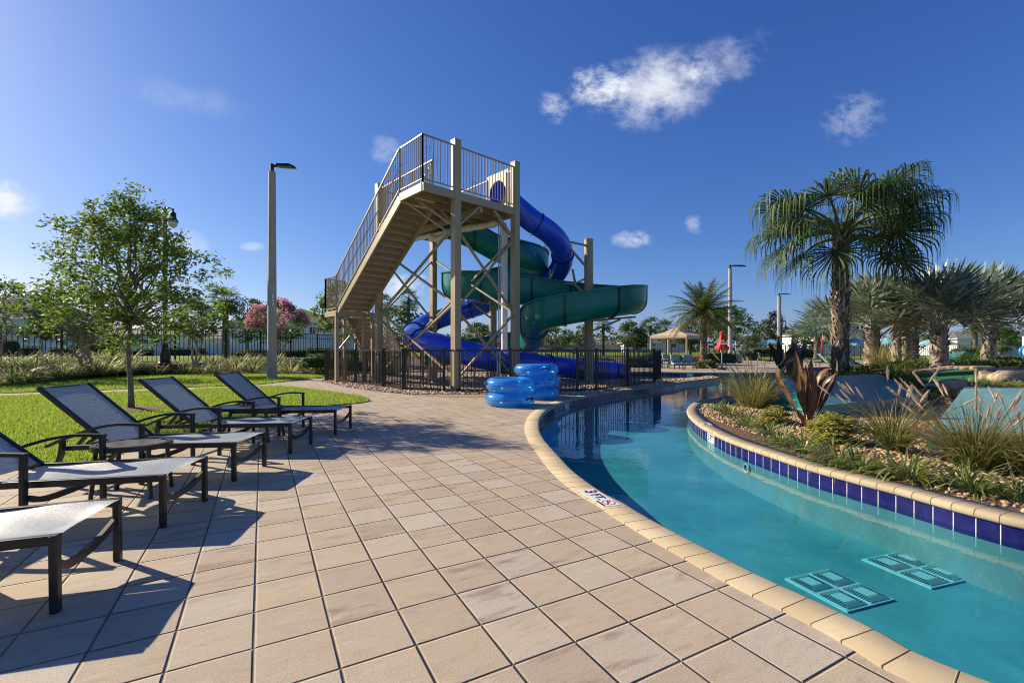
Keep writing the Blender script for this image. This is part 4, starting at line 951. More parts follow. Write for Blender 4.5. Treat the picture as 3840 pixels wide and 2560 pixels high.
# trees beyond the fence on the left and behind the tower
GT = 'trees beyond the black perimeter fence'
for lab, px, by, Y, H, rad, z0, m, ncl, tr in (
    ('small dark tree with thin trunk beyond the fence, left of the boxed hedge end', 157, 1336, 50, 4.4, 1.5, 1.6, M_dark, 60, .10),
    ('dark dense shrubby tree beyond the fence behind the left crape myrtle stems', 345, 1350, 38, 3.0, 2.1, .6, M_dark, 70, .14),
    ('grey-green tree between the fan palm and the pink crape myrtle', 926, 1330, 48, 6.3, 2.2, 1.4, M_dark, 80, .14),
    ('loose airy oak reaching out left of the tower landing', 1268, 1345, 33.5, 5.5, 1.75, 1.2, M_oakl, 75, .11),
    ('leafy tree seen between the tower stairs and the blue tube', 1520, 1345, 46, 5.6, 2.0, .8, M_mid, 75, .12),
    ('low tree seen through the tower braces behind the blue tube', 1790, 1345, 55, 4.6, 2.1, .8, M_mid, 60, .12),
    ('tree rising between the pump pipe and the round column', 2085, 1345, 56, 4.8, 2.0, .8, M_mid, 60, .12),
    ('small bright tree right of the thick round column', 2180, 1340, 58, 4.0, 1.6, .7, M_mid, 45, .11),
    ('full round green tree left of the tan canopy', 2374, 1352, 52, 4.6, 1.55, 1.1, M_mid, 80, .12),
    ('dark tree behind the date palm trunk and the first canopy', 2592, 1350, 60, 5.2, 1.9, 1.0, M_dark, 80, .13),
    ('bright green feathery tree between the two canopies', 2720, 1352, 55, 6.6, 2.9, 2.2, M_bright, 130, .16),
    ('dark green tree mass right of the second canopy', 2850, 1335, 66, 5.0, 2.6, .8, M_dark, 80, .13),
    ('purple-leaved tree beside the far light pole', 2905, 1335, 70, 6.8, 1.35, 2.2, M_purp, 70, .12),
    ('dark green tree behind the small sabal palm', 3020, 1335, 68, 4.6, 2.4, .6, M_dark, 80, .13),
    ('green tree behind the right-hand parasols and fan palms', 3440, 1330, 70, 4.8, 2.6, .8, M_mid, 60, .13),
    ('small dark tree in front of the far right tiled-roof house', 3752, 1330, 60, 4.4, 1.7, .8, M_dark, 60, .12),
    ('dark tree at the far right edge beyond the fence', 3850, 1330, 64, 5.2, 2.2, .8, M_dark, 60, .12)):
    tree('tree', lab, at(px, by, Y), H, rad, z0, m, ncl, 46, .26 if Y > 40 else .18, .12, tr, cl_r=.62 if Y > 40 else .5, group=GT, limb_n=14)
# a far belt of trees that reads as one mass
C = []
for px in np.arange(-700, 4800, 16):
    Y = RNG.uniform(125, 170); h = RNG.uniform(4.0, 7.0); x = xp(px, Y); k = 34
    C.append(np.stack([x+RNG.normal(0, 1.6, k), Y+RNG.normal(0, 1.5, k), RISE+RNG.uniform(0, 1, k)**.8*h], 1))
tag(leaves('distant_woods', np.concatenate(C), 1.1, .8, M_dark, None), kind='stuff')
# ---------------------------------------------------------------- hedges and bushes
def leafbox(name, label, cat, c, size, m, n, L, W, group=None, round_=False):
    o = thing(name, label, cat, (c[0], c[1], c[2]), group=group); P = RNG.uniform(-1, 1, (n, 3))
    if round_:
        d = rdir(n); P = d*(RNG.uniform(.35, 1, n)**.6)[:, None]; P[:, 2] = np.abs(P[:, 2])*2-1; P *= 1+RNG.normal(0, .06, (n, 1))
    else:
        ax = RNG.integers(0, 3, n); sg = np.sign(P[np.arange(n), ax]); P[np.arange(n), ax] = sg*RNG.uniform(.8, 1.02, n)
    C = V3(c)+V3((0, 0, size[2]/2))+P*V3(size)/2; C += RNG.normal(0, L*.25, C.shape); leaves('foliage', C, L, W, m, o)
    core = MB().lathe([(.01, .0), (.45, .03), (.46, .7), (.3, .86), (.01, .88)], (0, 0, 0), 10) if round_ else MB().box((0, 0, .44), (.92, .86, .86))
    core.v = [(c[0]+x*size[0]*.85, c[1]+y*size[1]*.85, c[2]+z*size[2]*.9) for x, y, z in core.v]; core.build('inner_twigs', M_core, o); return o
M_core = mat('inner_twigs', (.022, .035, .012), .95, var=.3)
GH = 'clipped hedges beyond the fence'
for lab, x0, x1, y0, y1, Y in (('short clipped hedge block beyond the fence, left of the small dark tree', 84, 142, 1296, 1337, 52), ('long clipped hedge behind the crape myrtle stems', 195, 288, 1303, 1337, 52),
    ('clipped hedge just left of the oak trunk', 362, 474, 1303, 1335, 53), ('tiny clipped hedge just right of the oak trunk', 486, 516, 1312, 1334, 53), ('clipped hedge left of the ornate lamp', 524, 572, 1307, 1334, 53), ('clipped hedge between the ornate lamp and fan palm', 628, 772, 1303, 1332, 54)):
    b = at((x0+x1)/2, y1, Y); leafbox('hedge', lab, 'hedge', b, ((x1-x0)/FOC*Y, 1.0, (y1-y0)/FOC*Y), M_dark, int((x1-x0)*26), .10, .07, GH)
leafbox('bush', 'tall loose pale bush beyond the fence at the left edge', 'bush', at(36, 1338, 50), (2.4, 1.6, 2.2), M_mid, 2600, .12, .06, None, True)
for lab, x0, x1, y0, y1, Y, m in (('low yellow-green hedge below the pink crape myrtle', 905, 1168, 1313, 1334, 47, M_yel), ('low dark clipped hedge in front of the yellow-green one', 878, 1010, 1322, 1342, 44, M_dark), ('low dark clipped hedge right of the concrete pole', 1062, 1172, 1320, 1340, 44, M_dark), ('round dark hedge beside the tower landing posts', 1158, 1232, 1305, 1342, 40, M_dark)):
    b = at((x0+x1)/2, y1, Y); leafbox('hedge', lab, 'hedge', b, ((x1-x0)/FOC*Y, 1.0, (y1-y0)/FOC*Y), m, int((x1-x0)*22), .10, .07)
GB = 'leafy bushes in the far planting'
for lab, px, by, Y, w, h, m in (
    ('green bush behind the concrete pole near the tower', 1195, 1378, 24.5, 2.2, .75, M_bright), ('dark bush beyond the gate of the slide fence', 1440, 1395, 28.5, 2.0, 1.0, M_mid), ('green bush behind the tower stairs', 1330, 1398, 27, 1.8, .8, M_mid),
    ('bright bush behind the tube slide run-out', 2230, 1380, 34, 4.0, 1.0, M_bright), ('pale bush behind the right end of the tube slide', 2400, 1378, 34.5, 3.4, 1.1, M_mid),
    ('low yellow croton bush at the foot of the date palm', 2645, 1380, 32.6, 1.8, .62, M_yel), ('long strappy green bush behind the red parasol', 2700, 1362, 40, 3.6, 1.1, M_bright), ('round bright bush right of the rubbish bin', 2806, 1350, 47, 2.4, 1.1, M_bright),
    ('bush along the far fence behind the teal parasol', 2870, 1338, 60, 6.0, 1.5, M_mid), ('dark bush row left of the second date palm', 3010, 1342, 52, 4.6, 1.2, M_mid),
    ('bush with red flowers behind the right loungers', 3370, 1338, 58, 5.0, 1.3, M_mid), ('dark bush row in front of the far right fence', 3640, 1338, 52, 5.0, 1.3, M_mid)):
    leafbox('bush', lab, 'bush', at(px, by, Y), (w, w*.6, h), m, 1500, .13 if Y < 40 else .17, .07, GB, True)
# ---------------------------------------------------------------- strap-leaved clumps
def blade(mb, base, az, L, W, el0, curl, n=6, twist=0):
    C, sd, d = [], [], V3((math.cos(az)*math.cos(el0), math.sin(az)*math.cos(el0), math.sin(el0))); p = V3(base); s_ = V3((-math.sin(az), math.cos(az), 0)); el = el0; ws = []
    for i in range(n+1):
        C.append(p.copy()); sd.append(s_*math.cos(twist*i/n)+V3((0, 0, 1))*math.sin(twist*i/n)); t = i/n; ws.append(W*(.55+.45*min(1, t*4))*(1-max(0, (t-.45)/.55)**1.6)*.5+.0004)
        el -= curl/n*(.4+1.2*t); p = p+L/n*V3((math.cos(az)*math.cos(el), math.sin(az)*math.cos(el), math.sin(el)))
    mb.strip(C, sd, ws)
def clump(name, label, cat, loc_, n, L, W, m, group=None, spread=(.5, 1.35), curl=(.6, 1.7), rad=.08, part='leaves'):
    o = thing(name, label, cat, loc_, group=group); m_ = MB()
    for i in range(n):
        az = RNG.uniform(0, 2*math.pi); r_ = rad*math.sqrt(RNG.uniform()); blade(m_, (r_*math.cos(az+.4), r_*math.sin(az+.4), -.01), az, L*RNG.uniform(.6, 1.15), W*RNG.uniform(.75, 1.2), RNG.uniform(*spread), RNG.uniform(*curl), 6, RNG.uniform(-.5, .5))
    m_.build(part, m, o, world=False); return o
M_flax = leaf('flax_leaf', (.10, .18, .03), (.17, .25, .05), .45, .5, .4, edge=(.68, .62, .30))
M_lir = leaf('liriope_leaf', (.045, .12, .018), (.13, .21, .03), .4, .35, .5, edge=(.45, .45, .16))
protos = [clump('flax_lily', 'striped flax lily clump in the dense row between the lawn strip and the tall fence', 'plant', (0, 0, -5), 110, 1.0, .036, M_flax, 'flax lilies along the planting bed', rad=.2) for _ in range(3)]
first = 0; lab = protos[0]['label']
fl_pts = []
for t, frac in ((.10, 1.0), (.36, .5), (.62, 0.0), (.85, 0.)):
    x = -26.5+frac*.4
    for i in range(n_):
        p = A_[i]*(1-t)+B_[i]*t
        if -23 < p[0] < -7.6 and p[1] < 30: fl_pts.append((p, t))
used = []
for p, t in fl_pts:
    px_ = CXP+FOC*p[0]/p[1]
    if px_ < -60 or px_ > 1200 or 985 < px_ < 1045 and t < .3: continue
    if any(np.hypot(*(p-q)) < .62 for q in used): continue
    used.append(p); z = .012+RISE*S(t*1.05); q = p+RNG.normal(0, .1, 2)
    if first < 3: o = protos[first]; o.location = (q[0], q[1], z); first += 1
    else: o = clone(protos[RNG.integers(3)], (q[0], q[1], z), RNG.uniform(0, 6.28), lab)
    k = RNG.uniform(.85, 1.2); o.scale = (k, k, k)
# island clumps
def ip(px, py):
    """first point of the island surface on the sight line through a surveyed picture point"""
    k, m_ = (px-CXP)/FOC, (py-HOR)/FOC; Y = 2.0
    while Y < 60:
        if EYE-m_*Y <= isl_z(k*Y, Y): break
        Y += .04
    return (k*Y, Y, isl_z(k*Y, Y))
GI = 'liriope clumps edging the planted island'
for lab, px, py, n, L in (('strappy green clump at the left tip of the island beside the tall straw grass', 2735, 1560, 80, .50), ('strappy clump just above the in-wall 3 FT tile of the island', 2800, 1600, 70, .44), ('strappy clump left of the dark-leaved plant near the coping', 2877, 1632, 64, .42), ('strappy clump directly below the dark-leaved plant', 2925, 1665, 64, .42),
    ('strappy clump in front of the yellow variegated shrub', 3010, 1695, 70, .44), ('low strappy clump between the yellow shrub and the middle fountain grass', 3135, 1745, 80, .48), ('small strappy clump left of the middle fountain grass foot', 3230, 1770, 60, .42), ('dark strappy clump in front of the middle fountain grass', 3405, 1800, 110, .52), ('broad pale-edged clump in front of the large fountain grass', 3640, 1845, 70, .50), ('strappy clump at the right edge by the coping', 3835, 1880, 60, .45),
    ('small strappy clump behind the left tip grass', 2690, 1540, 44, .36)):
    clump('liriope_clump', lab, 'plant', ip(px, py), int(n*1.35), L*.95, .018, M_lir, GI, spread=(.45, 1.45), curl=(.9, 2.2), rad=.09)
GF = 'striped flax lilies among the boulders by the putting green'
for k, (px, py) in enumerate(((3570,1432), (3612,1425), (3655,1428), (3700,1432), (3640,1440), (3745,1438), (3790,1440), (3830,1436), (3690,1446), (3760,1450))):
    clump('flax_lily', 'yellow-green striped flax lily among the boulders in front of the putting green', 'plant', ip(px, py+14), 46, .31, .024, M_flax, GF, rad=.12)
# fountain grasses: fine arching blades with bottle-brush plumes
M_fg = leaf('fountain_grass_blade', (.075, .13, .022), (.22, .23, .06), .45, .5, .3, tip=(.40, .33, .14))
M_fgd = leaf('straw_grass_blade', (.24, .27, .06), (.52, .46, .17), .45, .55, .3)
M_fgg = leaf('green_grass_blade', (.05, .12, .015), (.13, .21, .03), .4, .5, .3)
M_plume = leaf('plume_hair', (.58, .44, .31), (.80, .68, .52), .45, .8, .1)
def fountain(label, loc_, n, L, npl, m, spread=(.75, 1.5), rad=.12, pl=.2, pw=.036, group='fountain grasses on the planted island', leanx=0):
    o = thing('fountain_grass', label, 'plant', loc_, group=group); m_ = MB()
    for i in range(n):
        az = RNG.uniform(0, 2*math.pi); r_ = rad*math.sqrt(RNG.uniform()); blade(m_, (r_*math.cos(az), r_*math.sin(az), -.01), az+RNG.normal(0, .4), L*RNG.uniform(.55, 1.15), .0085, RNG.uniform(*spread), RNG.uniform(.3, 1.5), 6, RNG.uniform(-1, 1))
    m_.build('blades', m, o, world=False)
    for i in range(npl):
        az = RNG.uniform(0, 2*math.pi); el = RNG.uniform(.95, 1.42); h = L*RNG.uniform(.85, 1.25); C = [V3((.06*math.cos(az), .06*math.sin(az), 0))]; e = el
        for k in range(8): e -= RNG.uniform(.01, .07); C.append(C[-1]+h/8*V3((math.cos(az)*math.cos(e)+leanx*.02*k, math.sin(az)*math.cos(e), math.sin(e))))
        st = MB().tube(C, .0022, 4, False); s_ = st.build('plume_stem', m, o, world=False)
        d = nrm(C[-1]-C[-2]); k = 130; t = RNG.uniform(0, 1, k); w = pw*np.sin(np.pi*np.clip(t*.9+.08, 0, 1))**.6; rd = rdir(k); rd -= d*(rd@d)[:, None]; rd /= np.linalg.norm(rd, axis=1)[:, None]
        base = C[-1]+d*((t-.15)*pl)[:, None]; tip = base+rd*w[:, None]*.55+d*(.035); sd = np.cross(rd, d)*.0024
        V = np.stack([base-sd, base+sd, tip], 1).reshape(-1, 3); core = MB().tube([C[-1]-d*pl*.15, C[-1]+d*pl*.2, C[-1]+d*pl*.85], [.004, .010, .003], 6)
        nv = len(core.v); core.v += [tuple(p) for p in V]; core.f += [tuple(nv+3*q+j for j in range(3)) for q in range(k)]; core.uv += [[(0, 0)]*3]*k
        core.build('plume', M_plume, o, world=False)
    return o
fountain('straw-coloured fountain grass on the left tip of the island', ip(2825, 1530), 900, 1.08, 26, M_fgd, (.95, 1.5), pl=.24, pw=.055, rad=.26)
fountain('green fountain grass with tan plumes in the middle of the island front', ip(3345, 1690), 420, .80, 17, M_fg, pl=.17, pw=.045)
fountain('large full fountain grass with many plumes, right front of the island', ip(3660, 1762), 700, .84, 28, M_fg, pl=.18, pw=.045, rad=.16)
fountain('fountain grass cut off by the right edge of the picture', ip(3870, 1790), 420, .72, 10, M_fg, pl=.18, pw=.045)
fountain('bright green plumed grass behind the blue-topped box', ip(3385, 1470), 520, 1.0, 7, M_fgg, rad=.22, pl=.2, pw=.04)
fountain('tall grass with drooping plumes beside the left fan palm trunk', ip(3300, 1380), 260, 1.1, 8, M_fgd, rad=.12, pl=.22, pw=.05)
fountain('green grass tuft right of the big fan palm trunk', at(3630, 1372, 17), 260, .9, 4, M_fgg, rad=.2)
# variegated shrubs
M_var = leaf('variegated_leaf', (.10, .18, .025), (.66, .60, .14), .4, .4, .4)
def shrub(label, loc_, w, h, n, m, L=.075):
    o = thing('shrub', label, 'shrub', loc_); c = V3(loc_); k = n//7; d = rdir(k); d[:, 2] = np.abs(d[:, 2]); C0 = c+d*(RNG.uniform(.35, 1, k)**.5)[:, None]*V3((w/2, w/2, h)); P, F = [], []
    for q, dd in zip(C0, d):
        for j in range(7):
            a = 2*math.pi*j/7+RNG.uniform(0, 1); u = nrm(V3((math.cos(a), math.sin(a), RNG.uniform(-.35, .25)))); s_ = np.cross(u, (0, 0, 1)); LL = L*RNG.uniform(.7, 1.2); b = len(P)*1
            P += [q, q+u*LL*.5+s_*LL*.22+V3((0, 0, .01)), q+u*LL, q+u*LL*.5-s_*LL*.22+V3((0, 0, .01))]; F.append((b, b+1, b+2, b+3))
    arr('leaves', np.array(P), np.array(F), m, o)
    m_ = MB()
    for q in C0[::6]: m_.tube([c, (c+q)/2+V3((0, 0, .03)), q], [.008, .006, .003], 4)
    m_.build('twigs', M_bark, o); return o
shrub('yellow variegated shrub behind the strappy clumps left of the dark-leaved plant', ip(2905, 1590), .62, .34, 900, M_var, .09)
shrub('yellow variegated shrub right of the dark-leaved plant', ip(3130, 1660), .72, .44, 1300, M_var, .095)
shrub('yellow-green low shrub behind the left corner of the blue-topped box', at(3215, 1418, 13.6), 2.2, .45, 1500, M_yel, .1)
shrub('small dark shrub between the blue-topped box and the teal ramp', ip(3520, 1500), .9, .3, 500, M_dark)
# dark broad-leaved plants
M_ti = mat('bronze_leaf', (.15, .080, .038), .42, var=.5, vs=9, dirt=(.040, .040, .016), ds=3.5, da=.8, spec=.45)
M_ti2 = mat('dark_bronze_leaf', (.026, .026, .012), .35, var=.4, vs=7, dirt=(.012, .012, .006), ds=5, da=.8, spec=.6)
def broad(label, loc_, specs, m):
    o = thing('broadleaf_plant', label, 'plant', loc_)
    for (az, lean, L, W, tipc, tw_) in specs:
        n = 26; p = V3((.03*math.cos(az), .03*math.sin(az), .0)); C, sd, ws, el = [], [], [], math.pi/2-lean*.9
        for i in range(n+1):
            t = i/n; C.append(p.copy()); a2 = az+tw_*t; wig = .10*math.sin(t*13+az*3); s_ = V3((-math.sin(a2), math.cos(a2), wig)); sd.append(nrm(s_))
            ws.append(W*(.16+.84*S((t-.12)/.42))*(1-max(0, (t-.60)/.40)**2.1)*.5*(1+.10*math.sin(t*21+az*2))+.001)
            e = el-lean*.35*t-tipc*max(0, t-.68)*4; p = p+L/n*V3((math.cos(az)*math.cos(e), math.sin(az)*math.cos(e), math.sin(e)))
        # two halves folded along the midrib
        m_ = MB(); vs = []
        for c, s_, w in zip(C, sd, ws):
            nn_ = nrm(np.cross(s_, (0, 0, 1)))*w*.35; vs += [c-s_*w+nn_*.9, c-s_*w*.5+nn_*.25, c, c+s_*w*.5+nn_*.25, c+s_*w+nn_*.9]
        m_.add(vs, [(5*i+j, 5*i+j+1, 5*i+j+6, 5*i+j+5) for i in range(n) for j in range(4)]); m_.build('leaf', m, o, True, world=False, recalc=False)
    return o
broad('tall plant with broad twisted bronze leaves at the island front', ip(3034, 1612), [(2.95, .46, 1.18, .15, -.55, .5), (3.25, .17, 1.32, .165, -.1, .9), (2.2, .10, 1.20, .15, -.3, -.8), (.7, .05, 1.18, .15, .1, .8), (.2, .20, 1.22, .15, 1.3, .4), (.12, .44, 1.28, .155, -.5, -.5), (5.6, .22, 1.08, .14, .9, .9), (4.6, .14, .95, .15, .2, .6), (-.9, .62, .5, .11, .3, .4), (3.6, .62, .45, .10, .2, .2), (3.9, .08, 1.12, .15, .3, -.7)], M_ti)
broad('very dark broad-leaved plant behind the box, beside the bronze one', at(2958, 1432, 10.9), [(3.1, .38, 1.02, .27, .1, .2), (2.7, .16, 1.05, .26, .1, .5), (.3, .10, 1.15, .28, -.2, -.2), (.1, .36, 1.02, .25, .2, .3), (4.3, .2, .85, .25, .3, .2), (5.2, .3, .8, .25, .2, .4)], M_ti2)
# ================================================================ palms
isl_d_v = lambda P: np.array([isl_d(*p) for p in P])
def fan(mb, hub, axis, normal, Rl, nseg, span, droop, W, fuse=.0, n=8, fold=.12, jit=.1, gpow=1.6, d0=.30):
    """palmate blade: segments radiating from the hub in the plane (axis, side), tips pulled down by droop"""
    axis = nrm(axis); side = nrm(np.cross(normal, axis)); nn = np.cross(axis, side)
    for i in range(nseg):
        f = i/(nseg-1)*2-1; a = f*span; d = axis*math.cos(a)+side*math.sin(a); L = Rl*(1-.25*abs(f)**2)*RNG.uniform(1-jit, 1+jit*.5)
        d = nrm(d+nn*fold*(1 if i % 2 else -1)*.35+RNG.normal(0, .03, 3)); p = V3(hub); C, sd, ws = [], [], []
        for k in range(n+1):
            t = k/n; C.append(p.copy()); g_ = min(1.0, droop*max(0, t-d0)**gpow*3.0); dd = nrm(d*(1-min(.96, g_))+V3((0, 0, -1))*g_)
            sv = np.cross(nn, d); sd.append(nrm(sv)); wid = (2*span/nseg)*L*min(t, fuse)*1.12 if fuse else W*L; ws.append(max(.002, wid*(1-max(0, (t-max(.5, fuse))/(1-max(.5, fuse)))**1.5)*.5*(min(1, .25+3*t))))
            p = p+dd*L/n
        mb.strip(C, sd, ws)
def palm_trunk(o, base, top, r0, r1, m, boots=0, mb_m=None, bl=.22, rings=0, tilt=.5, lean=(0, 0)):
    base, top = V3(base), V3(top); n = 26; pts = [base+(top-base)*i/n for i in range(n+1)]
    rr = [(r0*1.35 if i == 0 else r0)*(1-i/n)+r1*i/n+(.012*math.sin(i*2.4) if rings else 0) for i in range(n+1)]
    MB().tube(pts, rr, 16).build('trunk', m, o, True)
    if boots:
        mb = MB(); H = np.linalg.norm(top-base); ga = 2.399
        for k in range(boots):
            t = k/boots; a = k*ga; c = base+(top-base)*t; r_ = r0+(r1-r0)*t; e = V3((math.cos(a), math.sin(a), 0)); s_ = V3((-math.sin(a), math.cos(a), 0)); L = bl*RNG.uniform(.6, 1.25); sl = RNG.normal(0, .55); tl = tilt*RNG.uniform(.3, 1.3)
            d0 = nrm(V3((0, 0, 1))+s_*sl*.8); C = [c+e*r_*.96, c+e*(r_+.02+.1*L*tl)+d0*L*.45, c+e*(r_+.03+.42*L*tl)+d0*L*.95]; mb.strip(C, [s_]*3, [.055*RNG.uniform(.7, 1.3), .036, .010])
        mb.build('leaf_boots', mb_m, o)
M_boot = leaf('leaf_boot', (.10, .075, .055), (.52, .41, .30), .05, .8, .2); M_ptr = mat('palm_trunk', (.13, .10, .075), .95, var=.4, vs=14, bump=1, bs=26, bd=.03)
M_ptr2 = mat('ringed_palm_trunk', (.30, .25, .20), .9, var=.35, vs=9, bump=1, bs=30, dirt=(.15, .12, .10), ds=12, da=.7, bd=.02)
M_liv = leaf('ribbon_palm_leaf', (.035, .075, .016), (.13, .19, .06), .35, .5, .3)
M_bis = leaf('silver_fan_leaf', (.11, .16, .095), (.45, .51, .38), .22, .4, .5); M_petb = mat('silver_petiole', (.30, .33, .22), .6)
M_pet = mat('green_petiole', (.13, .17, .05), .5); M_date = leaf('date_palm_leaf', (.06, .105, .022), (.19, .21, .055), .35, .45, .4); M_sab = leaf('sabal_leaf', (.035, .085, .018), (.09, .16, .03), .35, .6, .2)
def fan_palm(name, label, base, top, r0, r1, fronds, Rl, nseg, span, droop, W, fuse, m, mp, plen, trunk_m, boots=0, bm=None, rings=0, group=None, fold=.12, sag=.5, bl=.22, gp=1.6, d0=.30):
    o = thing(name, label, 'palm tree', tuple(base), group=group); palm_trunk(o, base, top, r0, r1, trunk_m, boots, bm, bl, rings); top = V3(top)
    for az, el in fronds:
        L = plen*RNG.uniform(.85, 1.15); p = top+V3((0, 0, RNG.uniform(-.15, .1))); C = [p]; e = el
        for k in range(6): e -= sag/6*(.5+.9*math.cos(el)); C.append(C[-1]+L/6*V3((math.cos(az)*math.cos(e), math.sin(az)*math.cos(e), math.sin(e))))
        st = MB().tube(C, [.03*Rl*(1-.55*i/6)+.004 for i in range(7)], 5).build('petiole', mp, o, True)
        ax = nrm(C[-1]-C[-2]); s_ = V3((-math.sin(az), math.cos(az), 0)); nn = nrm(np.cross(ax, s_)); nn = nn if nn[2] > 0 else -nn
        tw_ = RNG.normal(0, .25); nn = nrm(nn*math.cos(tw_)+s_*math.sin(tw_)); mb = MB(); fan(mb, C[-1], ax, nn, Rl*RNG.uniform(.9, 1.08), nseg, span, droop*RNG.uniform(.8, 1.2), W, fuse, 10, fold, .1, gp, d0); mb.build('frond', m, o)
    return o
rb = lambda px, Y: (xp(px, Y), Y, isl_z(xp(px, Y), Y)-.03)
b = rb(3150, 14.0)
fr = [(3.2,.12),(2.75,.30),(3.45,.42),(3.0,.62),(2.4,.75),(3.6,.65),(2.7,1.0),(3.9,.95),(1.6,1.0),(4.6,.85),(4.9,.95),(5.4,.85),(5.9,1.0),(.2,1.05),(.0,.72),(.35,.55),(6.05,.50),(.12,.28),(-.2,.12),(.9,.85),(1.3,.9),(2.0,.9),(5.7,.7),(.6,1.05),(4.4,1.0),(2.2,.95),(3.4,.85),(5.6,.7),(.5,.85),(4.75,.95),(5.0,1.05),(3.0,1.05),(4.0,.05)]
fan_palm('ribbon_fan_palm', 'tall fan palm with long drooping ribbon leaves, the tallest palm beside the river', b, (9.96, 14.0, 4.75), .225, .20, fr, 1.62, 46, 2.35, 1.35, .030, 0, M_liv, M_pet, 1.62, M_ptr, 330, M_boot, sag=.68, bl=.27, gp=1.15, d0=.40)
GS = 'silver fan palms behind the golf boxes'
def bfr(n, lo=-.25, hi=1.35): return [(i*2.399+RNG.normal(0, .15), lo+(hi-lo)*((i+.5)/n)) for i in range(n)]
for lab, px, Y, ht, r0, Rl, pl in (('silver fan palm just right of the tall ribbon palm, with a peeling trunk', 3270, 16, 2.15, .23, 1.12, .85), ('large silver fan palm with thick ringed trunk behind the putting green', 3521, 14.5, 2.0, .225, 1.25, .85),
    ('silver fan palm farthest right, its trunk darker and shaded', 3697, 18, 2.3, .19, 1.45, 1.0), ('left of three slim silver fan palms clustered behind', 3362, 21.5, 2.5, .19, 1.15, .8), ('middle of three slim silver fan palms clustered behind', 3394, 22.5, 2.75, .19, 1.2, .8), ('right, darkest of three slim silver fan palms clustered behind', 3428, 23.5, 2.9, .19, 1.2, .8), ('silver fan palm half hidden behind the tall ribbon palm trunk', 3135, 25.5, 2.6, .2, 1.5, 1.1)):
    b = rb(px, Y); lean = .25 if px == 3697 else 0
    fan_palm('silver_fan_palm', lab, b, (b[0]+lean, b[1], b[2]+ht-.58), r0*1.05, r0*.9, bfr(19, .28, 1.5), Rl*.90, 40, 2.5, .03, .05, .66, M_bis, M_petb, pl*1.12, M_ptr2, 46, M_boot, 1, GS, fold=.5, sag=.25, bl=.30)
def pinnate(name, label, base, top, r0, r1, n, L, m, group=None, trunk=M_ptr, lw=.02, boots=140):
    o = thing(name, label, 'palm tree', tuple(base), group=group); palm_trunk(o, base, top, r0, r1, trunk, boots, M_boot, .2*L/2.2)
    for i in range(n):
        az = i*2.399; el = -.35+1.75*((i+.5)/n); e = el; C = [V3(top)]; LL = L*RNG.uniform(.85, 1.1); bend = RNG.uniform(.7, 1.25)*(.4+.6*math.cos(el))
        for k in range(14): e -= bend/14*(.4+1.3*k/14); C.append(C[-1]+LL/14*V3((math.cos(az)*math.cos(e), math.sin(az)*math.cos(e), math.sin(e))))
        mb = MB(); mb.tube(C, [.03*(1-.85*k/14)*L/2.2+.003 for k in range(15)], 4); s_ = V3((-math.sin(az), math.cos(az), 0))
        for k in range(70):
            t = (k+.5)/70*.93+.07; q = t*14; a0 = min(13, int(q)); p = C[a0]+(C[a0+1]-C[a0])*(q-a0); d = nrm(C[a0+1]-C[a0]); up = np.cross(s_, d); ll = L*.2*math.sin(math.pi*min(1, t*.8+.18))
            for sg in (-1, 1):
                dd = nrm(d*.62+s_*sg*.75+up*RNG.uniform(-.25, .35)+V3((0, 0, -.12))); mb.strip([p, p+dd*ll*.5, p+dd*ll+V3((0, 0, -ll*.14))], [nrm(np.cross(dd, up))]*3, [lw*.5*L/2.2, lw*.5*L/2.2, .002])
        mb.build('frond', m, o)
    return o
pinnate('date_palm', 'feathery date palm with diamond-patterned trunk beside the red parasol', at(2638, 1377, 34), at(2638, 1176, 34), .24, .22, 44, 3.05, M_date)
pinnate('date_palm', 'feathery date palm beyond the deck, left of the tall ribbon palm trunk', at(3062, 1345, 46), at(3066, 1238, 46), .24, .23, 34, 2.3, M_date)
pinnate('date_palm', 'small distant date palm between the two large silver palms', at(3657, 1330, 55), at(3657, 1236, 55), .2, .2, 26, 1.9, M_date)
GP = 'sabal palms in the background'
for lab, px, by, ty, Y, r, Rl, nf, stf in (('fan palm with brown trunk beyond the fence between the oak and the pole', 845, 1345, 1128, 40, .26, 1.05, 26, .3), ('palm crown rising left of the blue tube behind the tower', 1455, 1350, 1140, 48, .2, .95, 18, .3), ('small palm between tower brace and blue tube', 1532, 1350, 1118, 50, .2, .9, 16, .3), ('palm seen right of the round column under the flume', 2262, 1345, 1215, 56, .2, .95, 16, .3), ('small palm beyond the fence, left of the tan canopy', 2440, 1345, 1222, 58, .2, 1.0, 18, .3), ('dark palm right above the first tan canopy', 2498, 1340, 1232, 64, .2, 1.25, 20, .3), ('slim young sabal palm beside the gooseneck lamp', 2975, 1332, 1240, 58, .12, .85, 18, .3), ('low bushy fan palm in front of the far right lounge chairs', 3752, 1330, 1285, 40, .16, .75, 16, .3)):
    fan_palm('sabal_palm', lab, at(px, by, Y), at(px, ty, Y), r, r*.9, bfr(nf, -.5, 1.4), Rl, 22, 1.9, stf, .04, .35, M_sab, M_pet, Rl*.75, M_ptr, 40, M_boot, group=GP, sag=.45)
